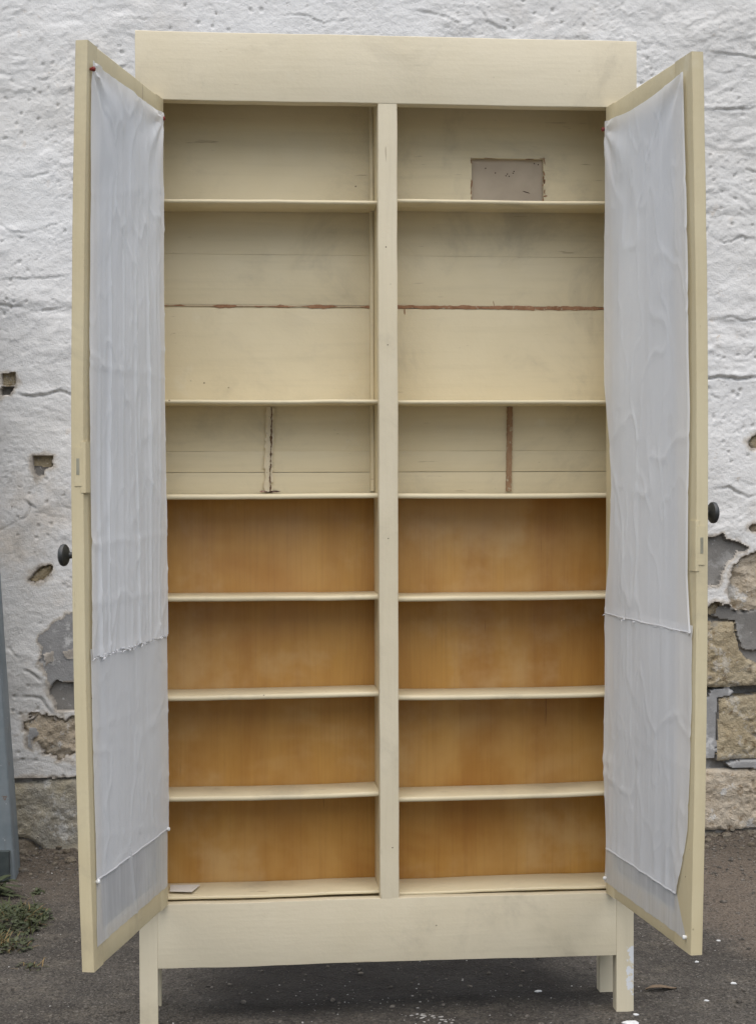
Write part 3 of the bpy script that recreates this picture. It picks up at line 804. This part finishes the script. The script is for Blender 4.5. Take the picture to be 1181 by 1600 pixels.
for (pts, dp, wd, lp) in (
    ([(24, 617), (50, 618), (75, 617), (95, 612), (125, 621)], .016, .0045, .012),
    ([(-10, 832), (15, 822), (40, 808), (50, 790), (46, 785), (38, 780)], .010, .0035, .003),
    ([(46, 786), (60, 795)], .008, .003, .002), ([(50, 798), (108, 810)], .004, .003, .002),
    ([(12, 1010), (32, 1028)], .008, .003, .0), ([(38, 1046), (55, 1052), (66, 1064)], .010, .004, .004),
    ([(30, 1088), (48, 1086), (66, 1090), (76, 1105), (84, 1115)], .012, .005, .006),
    ([(34, 1138), (48, 1142)], .012, .004, .004), ([(76, 1138), (82, 1128), (96, 1132)], .010, .0035, .004), ([(100, 1138), (122, 1138)], .014, .0045, .006),
    ([(18, 1226), (35, 1223), (62, 1219), (82, 1213), (92, 1216), (140, 1215)], .014, .004, .004),
    ([(0, 85), (20, 90), (45, 92), (54, 84)], .007, .004, .005), ([(58, 127), (70, 127), (78, 122)], .006, .004, .008),
    ([(34, 279), (55, 276), (78, 271)], .010, .004, .006), ([(-10, 345), (18, 362), (40, 366), (62, 360), (85, 352), (112, 338)], .007, .004, .006),
    ([(-10, 438), (60, 436), (110, 430)], .005, .004, .004), ([(-10, 478), (35, 480), (58, 488), (112, 480)], .008, .004, .006),
    ([(160, 90), (180, 108), (200, 105)], .006, .004, .006), ([(140, 62), (175, 60)], .005, .003, .005), ([(205, 34), (225, 35), (235, 30)], .006, .003, .004),
    ([(1098, 370), (1112, 374), (1128, 381), (1140, 379), (1155, 371), (1170, 373), (1200, 392)], .010, .004, .004),
    ([(1098, 500), (1112, 501), (1138, 496), (1160, 503), (1200, 496)], .009, .004, .007),
    ([(1096, 588), (1110, 591), (1128, 590), (1150, 592), (1200, 587)], .022, .0055, .014),
    ([(1105, 616), (1118, 621)], .009, .003, .003), ([(1149, 600), (1149, 612)], .006, .003, 0),
    ([(1105, 766), (1135, 762), (1150, 771), (1165, 776), (1200, 760)], .012, .004, .006),
    ([(1098, 82), (1135, 88), (1200, 93)], .007, .004, .010), ([(1124, 64), (1135, 70), (1155, 62)], .006, .003, .004),
    ([(1095, 173), (1130, 174), (1200, 168)], .007, .005, .010), ([(1100, 112), (1125, 118), (1145, 116)], .006, .004, .004),
    ([(1158, 265), (1175, 272), (1200, 270)], .007, .004, .005), ([(1120, 260), (1130, 268)], .006, .003, .003),
    ([(1105, 440), (1130, 445)], .007, .004, .007), ([(1160, 560), (1180, 540)], .006, .003, .004),
    ([(440, 25), (480, 28), (505, 38), (560, 30)], .006, .004, .006), ([(640, 18), (700, 30), (720, 45)], .006, .004, .006), ([(750, 20), (760, 40), (790, 50)], .005, .004, .004)):
    polyline(pts, dp, wd, lp)
for k in range(80):
    px = random.choice((random.uniform(-120, 150), random.uniform(1060, 1330), random.uniform(-100, 1300)))
    py = random.uniform(-60, 760) if random.random() < .8 else random.uniform(760, 1200)
    if 150 < px < 1060 and py > 130: py = random.uniform(-40, 90)
    ln = random.uniform(8, 46); a = random.gauss(0, .45); pts = []
    n = random.randint(3, 5)
    for i in range(n): pts.append((px + ln * i / (n - 1), py + math.tan(a) * ln * i / (n - 1) * .6 + random.uniform(-4, 4)))
    polyline(pts, random.uniform(.0015, .006), random.uniform(.0025, .0045), random.uniform(.001, .005), broken=True)

# --- places where the plaster has fallen: (part, material, outline, level, roughness kind, edge jitter)
EXL, EXR = 190, 1300
zones = [
 ('mortar_joint', 'cement_d', [(-80, 1215), (EXL, 1215), (EXL, 1450), (-80, 1450)], .004, 'flat', .003),
 ('mortar_joint', 'cement_d', [(1040, 963), (1130, 955), (EXR, 945), (EXR, 1400), (1040, 1400)], .000, 'flat', .004),
 ('cement_patch', 'cement', [(62, 1000), (78, 985), (92, 972), (104, 962), (125, 952), (150, 958), (150, 1066), (92, 1064), (86, 1072), (76, 1060), (72, 1050), (60, 1035), (64, 1015)], .021, 'flat', .018),
 ('plaster_island', 'plaster', [(68, 1022), (84, 1018), (84, 1032), (72, 1040)], .026, 'pl', .006),
 ('plaster_island', 'plaster', [(98, 1018), (118, 1010), (120, 1030), (104, 1030)], .026, 'pl', .006),
 ('cement_patch', 'cement_d', [(84, 1068), (90, 1062), (98, 1066), (150, 1066), (150, 1108), (90, 1109), (88, 1096), (80, 1084), (80, 1076)], .002, 'flat', .004),
 ('limestone_block', 'stone_p', [(32, 1122), (60, 1118), (86, 1128), (120, 1122), (150, 1120), (150, 1182), (96, 1184), (62, 1168), (42, 1150), (32, 1140)], .014, 'crumb', .028),
 ('cement_patch', 'cement', [(46, 1135), (60, 1138), (62, 1146), (50, 1158), (52, 1170), (42, 1166), (42, 1150)], .019, 'flat', .006),
 ('limestone_block', 'stone', [(5, 586), (25, 583), (27, 597), (24, 604), (6, 604)], .004, 'flat', .003),
 ('cement_patch', 'cement_d', [(5, 604.5), (24, 604.5), (21, 612), (18, 617), (8, 619), (5, 625), (2, 614)], -.014, 'flat', .003),
 ('limestone_block', 'stone', [(53, 712), (84, 712), (83, 728), (80, 731), (53, 729)], .004, 'flat', .003),
 ('cement_patch', 'cement_d', [(53.5, 729.5), (78, 731.5), (71, 733), (69, 742), (60, 746), (55, 738)], .000, 'flat', .003),
 ('limestone_block', 'stone', [(44, 906), (54, 897), (62, 893), (68, 884), (80, 884), (80, 892), (70, 903), (60, 910), (50, 911)], .010, 'crumb', .012),
 ('limestone_block', 'stone_g', [(8, 1226), (35, 1224), (62, 1220), (82, 1214.5), (92, 1217), (EXL, 1216), (EXL, 1338), (92, 1338), (76, 1333), (62, 1321), (52, 1313), (34, 1309), (8, 1307)], .016, 'rough', .004),
 ('limestone_block', 'stone_b', [(-80, 1309), (34, 1311), (51, 1317), (60, 1325), (75, 1337), (92, 1342), (EXL, 1342), (EXL, 1440), (-80, 1440)], .018, 'crumb', .003),
 ('cement_patch', 'cement_d', [(1040, 840), (1100, 838), (1115, 838), (1125, 832), (1129, 842), (1145, 845), (1166, 856), (1160, 863), (1146, 861), (1140, 873), (1130, 880), (1122, 895), (1117, 912), (1098, 914), (1040, 915)], .010, 'flat', .004),
 ('limestone_block', 'stone_p', [(1168, 862), (EXR, 852), (EXR, 946), (1165, 953), (1150, 956), (1141, 946), (1132, 928), (1137, 905), (1142, 885), (1155, 868)], .012, 'crumb', .013),
 ('limestone_block', 'stone', [(1098, 952), (1112, 940), (1124, 941), (1118, 957), (1108, 961), (1098, 960)], .012, 'crumb', .004),
 ('mortar_joint', 'cement_d', [(1117, 950), (1132, 943), (1146, 955), (1165, 956), (EXR, 948), (EXR, 1008), (1172, 1016), (1155, 1012), (1149, 995), (1145, 969), (1125, 967), (1113, 962)], .013, 'flat', .005),
 ('mortar_joint', 'cement_d', [(1040, 962), (1108, 962), (1120, 967.5), (1098, 971), (1040, 971)], -.012, 'flat', .003),
 ('limestone_block', 'stone', [(1040, 972), (1143, 971), (1148, 996), (1153, 1016), (1164, 1028), (1180, 1036), (EXR, 1032), (EXR, 1066), (1160, 1071), (1130, 1073), (1040, 1072)], .020, 'rough', .005),
 ('mortar_joint', 'cement_d', [(1040, 1073), (1130, 1074), (1160, 1072), (EXR, 1067), (EXR, 1078), (1150, 1086), (1040, 1091)], -.040, 'flat', .004),
 ('mortar_joint', 'cement', [(1108, 1077), (1136, 1073), (1145, 1080), (1138, 1087), (1119, 1089), (1117, 1110), (1116, 1150), (1114, 1184), (1060, 1185), (1060, 1092), (1104, 1090)], .012, 'flat', .003),
 ('limestone_block', 'stone', [(1120, 1090), (1150, 1087), (EXR, 1079), (EXR, 1183), (1140, 1186), (1115, 1190), (1117, 1150)], .018, 'rough', .004),
 ('mortar_joint', 'cement_d', [(1040, 1186), (1113, 1186), (1136, 1192), (1140, 1199), (1040, 1202)], -.012, 'flat', .003),
 ('mortar_joint', 'cement', [(1131, 1192), (1150, 1187), (EXR, 1184), (EXR, 1196), (1148, 1199), (1139, 1198)], .018, 'flat', .003),
 ('limestone_block', 'stone_p', [(1040, 1203), (EXR, 1198), (EXR, 1291), (1165, 1293), (1140, 1297), (1040, 1297)], .018, 'rough', .005),
 ('limestone_block', 'stone_b', [(1040, 1300), (1140, 1300), (1165, 1296), (EXR, 1294), (EXR, 1380), (1040, 1380)], .012, 'crumb', .004),
 ('limestone_block', 'stone_p', [(1163, 822), (1180, 816), (1210, 812), (1210, 830), (1172, 830)], .008, 'crumb', .006),
 ('limestone_block', 'stone', [(1166, 690), (1176, 682), (1190, 672), (1200, 690), (1180, 700), (1170, 698)], .010, 'crumb', .010),
]
zid = np.zeros(X.shape, np.int32); wear = np.zeros(X.shape)
plh = h.copy()
for zi, (nm, mt, poly, lev, kind, jit) in enumerate(zones, 1):
    P = [wp(*p) for p in poly]
    xs = [p[0] for p in P]; zs = [p[1] for p in P]
    i0, i1 = np.searchsorted(gx, min(xs) - .09), np.searchsorted(gx, max(xs) + .09)
    k0, k1 = np.searchsorted(gz, min(zs) - .09), np.searchsorted(gz, max(zs) + .09)
    sx = X[k0:k1, i0:i1]; sz = Z[k0:k1, i0:i1]
    sd = sdist(P, sx, sz) + jit * (fbm(sx * 22, sz * 22, 700 + zi, 4) + .35 * fbm(sx * 90, sz * 90, 702 + zi, 2))
    m = sd > 0
    if nm != 'plaster_island': wear[k0:k1, i0:i1] = np.maximum(wear[k0:k1, i0:i1], np.exp(np.minimum(sd, 0) / .020))
    if kind == 'flat': b = lev + .0016 * fbm(sx * 20, sz * 20, 720 + zi, 4)
    elif kind == 'pl': b = plh[k0:k1, i0:i1] + .002
    elif kind == 'rough': b = lev + .007 * fbm(sx * 9, sz * 11, 740 + zi, 4) + .0050 * fbm(sx * 45, sz * 50, 741 + zi, 4) - .007 * sstep(.34, .10, cells(sx * 30 + .8 * fbm(sx * 18, sz * 18, 744, 3), sz * 34 + .8 * fbm(sx * 18, sz * 18, 745, 3), 742 + zi)) * sstep(.45, .7, vnoise(sx * 11, sz * 11, 743)) * (0.25 if mt == 'stone_g' else 1.)
    else: b = lev + .008 * fbm(sx * 14, sz * 16, 760 + zi, 4) + .0070 * fbm(sx * 50, sz * 55, 761 + zi, 4)
    if kind in ('rough', 'crumb'): b = b - .010 * np.exp(-np.maximum(sd, 0) / .007)
    hz = h[k0:k1, i0:i1]; iz = zid[k0:k1, i0:i1]
    h[k0:k1, i0:i1] = np.where(m, b, hz); zid[k0:k1, i0:i1] = np.where(m, zi, iz)

wall = empty('masonry_wall', (0, WY, 0))
tag(wall, 'whitewashed rough plaster wall with bare limestone blocks low down', 'wall')
nx, nz_ = len(gx), len(gz)
VX = np.stack([X, WY - h, Z], -1).reshape(-1, 3)
idx = np.arange(nx * nz_).reshape(nz_, nx)
F = np.stack([idx[:-1, :-1], idx[:-1, 1:], idx[1:, 1:], idx[1:, :-1]], -1).reshape(-1, 4)
fz = zid[:-1, :-1].ravel()
# faces belong to a bare patch when most of their corners do
def grid_part(name, mat, faces, parent):
    used, inv = np.unique(faces.ravel(), return_inverse=True)
    V = VX[used] - np.array([0, WY, 0]); nf = len(faces)
    me = bpy.data.meshes.new(name)
    me.vertices.add(len(V)); me.vertices.foreach_set('co', V.astype(np.float32).ravel())
    me.loops.add(nf * 4); me.loops.foreach_set('vertex_index', inv.astype(np.int32))
    me.polygons.add(nf); me.polygons.foreach_set('loop_start', np.arange(0, nf * 4, 4, dtype=np.int32))
    me.polygons.foreach_set('use_smooth', np.ones(nf, bool))
    me.update(calc_edges=True); me.materials.append(mat)
    at = me.attributes.new('wear', 'FLOAT', 'POINT'); at.data.foreach_set('value', wear.ravel()[used].astype(np.float32))
    o = bpy.data.objects.new(name, me); COL.objects.link(o); o.parent = parent
    return o
lowfoot = fz == 0
grid_part('plaster_coat', M['plaster'], F[lowfoot], wall)
for zi, (nm, mt, *_r) in enumerate(zones, 1):
    q = fz == zi
    if q.sum() > 3: grid_part(nm, M[mt], F[q], wall)
board('masonry_core', M['stone'], wall, -7.2, 7.2, WY + .06, WY + .40, -.3, 3.62, n=8, bev=.01)

# ------------------------------------------------------------------ ground
ax_ = axis_coords(-1.25, 1.55, .010, -90, 90); ay_ = axis_coords(-.45, 1.74, .010, -90, 60)
def wide(a, b, step, lo, hi):
    fine = np.arange(a, b + step / 2, step).tolist(); L = []; x = a; s = step
    while x > lo: s *= 1.3; x -= s; L.append(x)
    R_ = []; x = fine[-1]; s = step
    while x < hi: s *= 1.3; x += s; R_.append(x)
    return np.array(L[::-1] + fine + R_)
ax_ = wide(-1.25, 1.55, .010, -90, 90); ay_ = wide(-.45, 1.76, .010, -90, 60)
GX, GY = np.meshgrid(ax_, ay_)
near = np.exp(-np.maximum(0, np.hypot(GX, GY) - 3) / 2)
GZ = (-.0035 + .003 * fbm(GX * 6, GY * 6, 801, 4) * 1.0 + .0016 * fbm(GX * 40, GY * 40, 802, 3)) * 1.0
GZ = np.minimum(GZ, -.0005)
bank = np.exp(-((np.maximum(0, 1.70 - GY)) / .16) ** 1.4) * (GY < 1.9)
GZ = GZ + bank * (.008 + .018 * fbm(GX * 7, GY * 9, 803, 4) + .014 * fbm(GX * 26, GY * 26, 804, 3)) * np.exp(-np.maximum(0, np.abs(GX) - 5))
V = np.stack([GX, GY, GZ], -1).reshape(-1, 3)
idx = np.arange(V.shape[0]).reshape(GX.shape)
FF = np.stack([idx[:-1, :-1], idx[:-1, 1:], idx[1:, 1:], idx[1:, :-1]], -1).reshape(-1, 4)
me = bpy.data.meshes.new('ground'); me.vertices.add(len(V)); me.vertices.foreach_set('co', V.astype(np.float32).ravel())
me.loops.add(len(FF) * 4); me.loops.foreach_set('vertex_index', FF.astype(np.int32).ravel())
me.polygons.add(len(FF)); me.polygons.foreach_set('loop_start', np.arange(0, len(FF) * 4, 4, dtype=np.int32))
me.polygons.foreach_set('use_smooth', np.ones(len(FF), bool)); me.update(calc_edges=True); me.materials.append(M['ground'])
gnd = bpy.data.objects.new('ground', me); COL.objects.link(gnd); tag(gnd, kind='structure')
def gz_at(x, y):
    i = int(np.clip(np.searchsorted(ax_, x), 0, len(ax_) - 1)); j = int(np.clip(np.searchsorted(ay_, y), 0, len(ay_) - 1))
    return float(GZ[j, i])

# ------------------------------------------------------------------ steel post at the left edge
def post_bend(t): return (-.115 * t, 0, 0)
pst = empty('steel_post', (-1.06, 1.43, 0))
board('post_tube', M['steel'], pst, -1.155, -.952, 1.36, 1.50, -.01, 1.95, axis='z', bev=.006, bend=post_bend)
board('base_shoe', M['steel_d'], pst, -1.175, -.966, 1.335, 1.359, .0, .085, axis='z', bev=.003)
tag(pst, 'leaning grey blue steel post at the foot of the wall beside the weeds', 'post')

# ------------------------------------------------------------------ weeds
def blade(mb, x, y, z, L, w, az, lean_, curl, seg=5):
    d = Vector((math.cos(az), math.sin(az), 0)); s = Vector((-d.y, d.x, 0)); p = Vector((x, y, z)); a = lean_
    v = []; f = []
    for i in range(seg + 1):
        t = i / seg; ww = w * (1 - t) ** .7 * (.6 + .8 * min(t * 3, 1)) + .0003
        v += [tuple(p - s * ww), tuple(p + s * ww)]
        p = p + (d * math.sin(a) + Vector((0, 0, math.cos(a)))) * (L / seg); a += curl / seg
    for i in range(seg): f.append((2 * i, 2 * i + 1, 2 * i + 3, 2 * i + 2))
    mb.add(v, f)
def leaf(mb, x, y, z, L, w, az, pitch):
    d = Vector((math.cos(az) * math.cos(pitch), math.sin(az) * math.cos(pitch), math.sin(pitch))); s = Vector((-math.sin(az), math.cos(az), 0)); n = d.cross(s) * -1
    v = []; f = []
    for i in range(7):
        t = i / 6; ww = w * math.sin(math.pi * (t * .92 + .04)) ** .8; c = Vector((x, y, z)) + d * (L * t) - Vector((0, 0, L * .35 * t * t))
        v += [tuple(c - s * ww + n * ww * .3), tuple(c), tuple(c + s * ww + n * ww * .3)]
    for i in range(6):
        f += [(3 * i, 3 * i + 1, 3 * i + 4, 3 * i + 3), (3 * i + 1, 3 * i + 2, 3 * i + 5, 3 * i + 4)]
    mb.add(v, f)

def tuft(name, cx, cy, r, n, Lm, label, dry=.12, flat=1.0):
    mb = MB(); dr = MB()
    for k in range(n):
        a = random.uniform(0, 2 * math.pi); q = r * math.sqrt(random.random()); x = cx + q * math.cos(a); y = cy + q * math.sin(a) * .8
        tgt = dr if random.random() < dry else mb
        blade(tgt, x, y, gz_at(x, y) - .004, Lm * random.uniform(.4, 1.15), random.uniform(.0008, .0019), a + random.uniform(-1, 1), random.uniform(.1, .9) * flat, random.uniform(.2, 1.6))
    o = link(name, mb.v, mb.f, M['grass'], None, angle=80); tag(o, label, 'weed', 'weeds at the foot of the wall')
    if dr.v: tag(link('dry_blades', dr.v, dr.f, M['grass_dry'], o, angle=80), kind='stuff')
    return o
def weed_patch(cx, cy, r, nb, nl, Lm, hgt, label, dry):
    mb = MB(); dr = MB(); lb = MB()
    for k in range(nb):
        a = random.uniform(0, 6.283); q = r * math.sqrt(random.random()) * (.55 + .45 * random.random()); x = cx + q * math.cos(a); y = cy + q * math.sin(a) * 1.5
        blade(dr if random.random() < dry else mb, x, y, gz_at(x, y) - .004, Lm * random.uniform(.3, 1.2), random.uniform(.0007, .0016), a + random.uniform(-1.5, 1.5), random.uniform(.2, 1.3), random.uniform(.2, 1.8))
    for k in range(nl):
        a = random.uniform(0, 6.283); q = r * math.sqrt(random.random()); x = cx + q * math.cos(a); y = cy + q * math.sin(a) * 1.5
        leaf(lb, x, y, gz_at(x, y) + random.uniform(0, hgt) * (1 - .7 * q / r), random.uniform(.008, .026), random.uniform(.0025, .006), random.uniform(0, 6.283), random.uniform(-.2, .9))
    o = link('weed_clump', mb.v, mb.f, M['grass'], None, angle=80); tag(o, label, 'weed', 'weeds at the foot of the wall')
    link('foliage', lb.v, lb.f, M['leafy'], o, angle=80)
    if dr.v: tag(link('dry_blades', dr.v, dr.f, M['grass_dry'], o, angle=80), kind='stuff')
weed_patch(-.915, .90, .110, 430, 620, .050, .035, 'largest low green weed clump on the dirt below the steel post', .16)
weed_patch(-.868, .66, .045, 90, 70, .034, .015, 'small straggly weed clump nearest the left cupboard door', .35)
weed_patch(-.925, .70, .040, 90, 60, .036, .018, 'yellowing weed clump at the left edge in front of the larger clump', .5)
weed_patch(-.872, 1.20, .016, 24, 26, .022, .014, 'tiny green sprig growing from the earth bank by the wall', 0)
weed_patch(-.815, .48, .035, 40, 14, .026, .006, 'flattened thin weed sprig out on the bare dirt', .4)
bw = MB()
for k in range(46):
    a = random.uniform(0, 2 * math.pi); q = random.uniform(0, .05); x = -.985 + q * math.cos(a); y = 1.17 + q * math.sin(a)
    leaf(bw, x, y, gz_at(x, y) + random.uniform(0, .045), random.uniform(.025, .06), random.uniform(.005, .012), a + random.uniform(-.6, .6), random.uniform(-.1, .9))
o = link('broadleaf_weed', bw.v, bw.f, M['leafy'], None, angle=80)
tag(o, 'broad leaved green weed growing against the base of the steel post', 'weed')
st = MB()
for k in range(7):
    a = random.uniform(0, 6.28); blade(st, -.985 + .01 * math.cos(a), 1.17 + .01 * math.sin(a), gz_at(-.985, 1.17) - .003, .06, .0015, a, .2, .5)
link('stem', st.v, st.f, M['grass'], o)

# ------------------------------------------------------------------ bits lying on the ground
def chip_geo(x, y, r, sx, seed, rot, hgt=.35):
    rnd = random.Random(seed); n = 9; z = gz_at(x, y); v = []; f = []
    rad = [r * rnd.uniform(.6, 1.15) for _ in range(n)]
    for lv, (k, zz) in enumerate(((.92, -.001), (1, r * hgt * .5), (.72, r * hgt))):
        for i in range(n):
            a = 2 * math.pi * i / n; px = rad[i] * k * math.cos(a) * sx; py = rad[i] * k * math.sin(a)
            v.append((x + px * math.cos(rot) - py * math.sin(rot), y + px * math.sin(rot) + py * math.cos(rot), z + zz + rnd.uniform(-.1, .1) * r * hgt * (lv > 0)))
    for lv in range(2):
        for i in range(n): f.append((lv * n + i, lv * n + (i + 1) % n, lv * n + n + (i + 1) % n, lv * n + n + i))
    f.append(tuple(range(n))); f.append(tuple(2 * n + i for i in range(n)))
    return v, f
chips = [(.776, .354, .0048, 1.2, 'white plaster chip on the dirt just below the right door corner'),
         (.809, .171, .0062, 1.4, 'white plaster chip furthest right on the dirt'),
         (.352, .157, .0056, 1.5, 'flat white flake on the dark dirt under the cupboard near its right back leg'),
         (.505, -.085, .0105, 1.8, 'largest white plaster flake at the bottom edge in front of the right front leg'),
         (.530, -.030, .0052, 1.2, 'round white chip touching the foot of the right front leg'),
         (.614, .392, .0060, 1.4, 'small white chip on the reddish dirt behind the right front leg'),
         (.712, .058, .0045, 1.2, 'tiny white crumb between the dry leaf and the furthest right chip'),
         (.880, .520, .0050, 1.2, 'lone white crumb on the smooth sandy patch to the right')]
for i, (x, y, r, sx, lb) in enumerate(chips):
    v, f = chip_geo(x, y, r, sx, 50 + i, random.uniform(-.5, .5), .5)
    tag(link('plaster_chip', v, f, M['chip'], None, angle=25), lb, 'chip', 'white chips lying on the dirt')
rb = MB()
for i in range(16):
    x = .075 + random.gauss(0, .020); y = .020 + random.gauss(0, .012); v, f = chip_geo(x, y, random.uniform(.0012, .0045), random.uniform(1, 2.4), 150 + i, random.uniform(-1, 1), .35); rb.add(v, f)
for i in range(12):
    x = .115 + random.gauss(0, .018); y = -.012 + random.gauss(0, .010); v, f = chip_geo(x, y, random.uniform(.0012, .004), random.uniform(1, 2.2), 250 + i, random.uniform(-1, 1), .35); rb.add(v, f)
o = link('plaster_crumbs', rb.v, rb.f, M['grit'], None, angle=25)
tag(o, 'crumbled heap of pale plaster bits under the middle of the cupboard', 'rubble', kind='stuff')
db = MB(); dg = MB()
for i in range(330):
    x = random.uniform(-1.0, 1.3); y = random.uniform(-.15, 1.6)
    if random.random() < .35: x = random.gauss(.02, .22); y = random.gauss(.10, .12)
    v, f = chip_geo(x, y, random.choice((.0008, .001, .0013, .002)) * random.uniform(.7, 1.3), random.uniform(1, 1.8), 400 + i, random.uniform(-1.5, 1.5), .6); db.add(v, f)
tag(link('white_grit', db.v, db.f, M['grit'], None, angle=25), 'tiny white plaster flecks scattered over the dirt', 'grit', kind='stuff')
M['pebble'] = mat_simple('pebble_brown', (.075, .066, .056), (.22, .195, .165), 70, .9, .2)
for i in range(2600):
    x = random.uniform(-1.05, 1.4); y = random.uniform(-.2, 1.66)
    if random.random() < .5: y = random.uniform(1.15, 1.66)
    v, f = chip_geo(x, y, random.choice((.0014, .0018, .0022, .003, .004, .0055)) * random.uniform(.7, 1.3), random.uniform(1, 1.6), 1400 + i, random.uniform(-1.5, 1.5), .8); dg.add(v, f)
tag(link('gravel', dg.v, dg.f, M['pebble'], None, angle=25), 'brown crumbs of earth and small stones on the ground', 'gravel', kind='stuff')
rs = MB()
for i in range(260):
    x = random.uniform(-1.05, 1.5); y = 1.69 - abs(random.gauss(0, .11))
    v, f = chip_geo(x, y, random.choice((.004, .006, .009, .014)) * random.uniform(.7, 1.3), random.uniform(1, 1.6), 5400 + i, random.uniform(-1.5, 1.5), .9); rs.add(v, f)
tag(link('rubble', rs.v, rs.f, M['stone_b'], None, angle=25), 'crumbled stone bits fallen along the foot of the wall', 'rubble', kind='stuff')
lf = MB()
lv = []; lff = []
for i in range(13):
    t = i / 12; w = .0125 * math.sin(math.pi * (t * .94 + .03)) ** .7; x = .595 + .075 * t; y = .138 + .012 * t
    z = gz_at(x, y) + .003 + .004 * math.sin(t * 5)
    lv += [(x, y - w, z + .004), (x, y, z), (x, y + w, z + .003)]
for i in range(12): lff += [(3 * i, 3 * i + 1, 3 * i + 4, 3 * i + 3), (3 * i + 1, 3 * i + 2, 3 * i + 5, 3 * i + 4)]
tag(link('dry_leaf', lv, lff, M['leaf'], None, angle=80), 'curled brown dry leaf lying beside the right front leg', 'leaf')

# ------------------------------------------------------------------ light
EL, AZ = math.radians(69), math.pi + .10
w = bpy.data.worlds.new('World'); S.world = w; w.use_nodes = True
nt = w.node_tree; nt.nodes.clear()
sky = nt.nodes.new('ShaderNodeTexSky'); sky.sky_type = 'NISHITA'; sky.sun_disc = False
sky.sun_elevation = EL; sky.sun_rotation = AZ; sky.air_density = 1.0; sky.dust_density = 2.0; sky.ozone_density = 1.0
bg = nt.nodes.new('ShaderNodeBackground'); bg.inputs[1].default_value = .05
wo = nt.nodes.new('ShaderNodeOutputWorld'); nt.links.new(sky.outputs[0], bg.inputs[0]); nt.links.new(bg.outputs[0], wo.inputs[0])
sd = bpy.data.lights.new('sun', 'SUN'); sd.energy = 1.5; sd.angle = math.radians(98); sd.color = (1, .97, .92)
so = bpy.data.objects.new('sun', sd); COL.objects.link(so)
sv = Vector((math.sin(AZ) * math.cos(EL), math.cos(AZ) * math.cos(EL), math.sin(EL)))
so.rotation_euler = sv.to_track_quat('Z', 'Y').to_euler(); so.location = sv * 8

S.view_settings.view_transform = 'Standard'; S.view_settings.look = 'None'
S.view_settings.exposure = 1.38; S.view_settings.gamma = 1.0
try: S.view_settings.use_curve_mapping = False
except Exception: pass
S.render.engine = 'CYCLES'
S.cycles.max_bounces = 8; S.cycles.transparent_max_bounces = 12
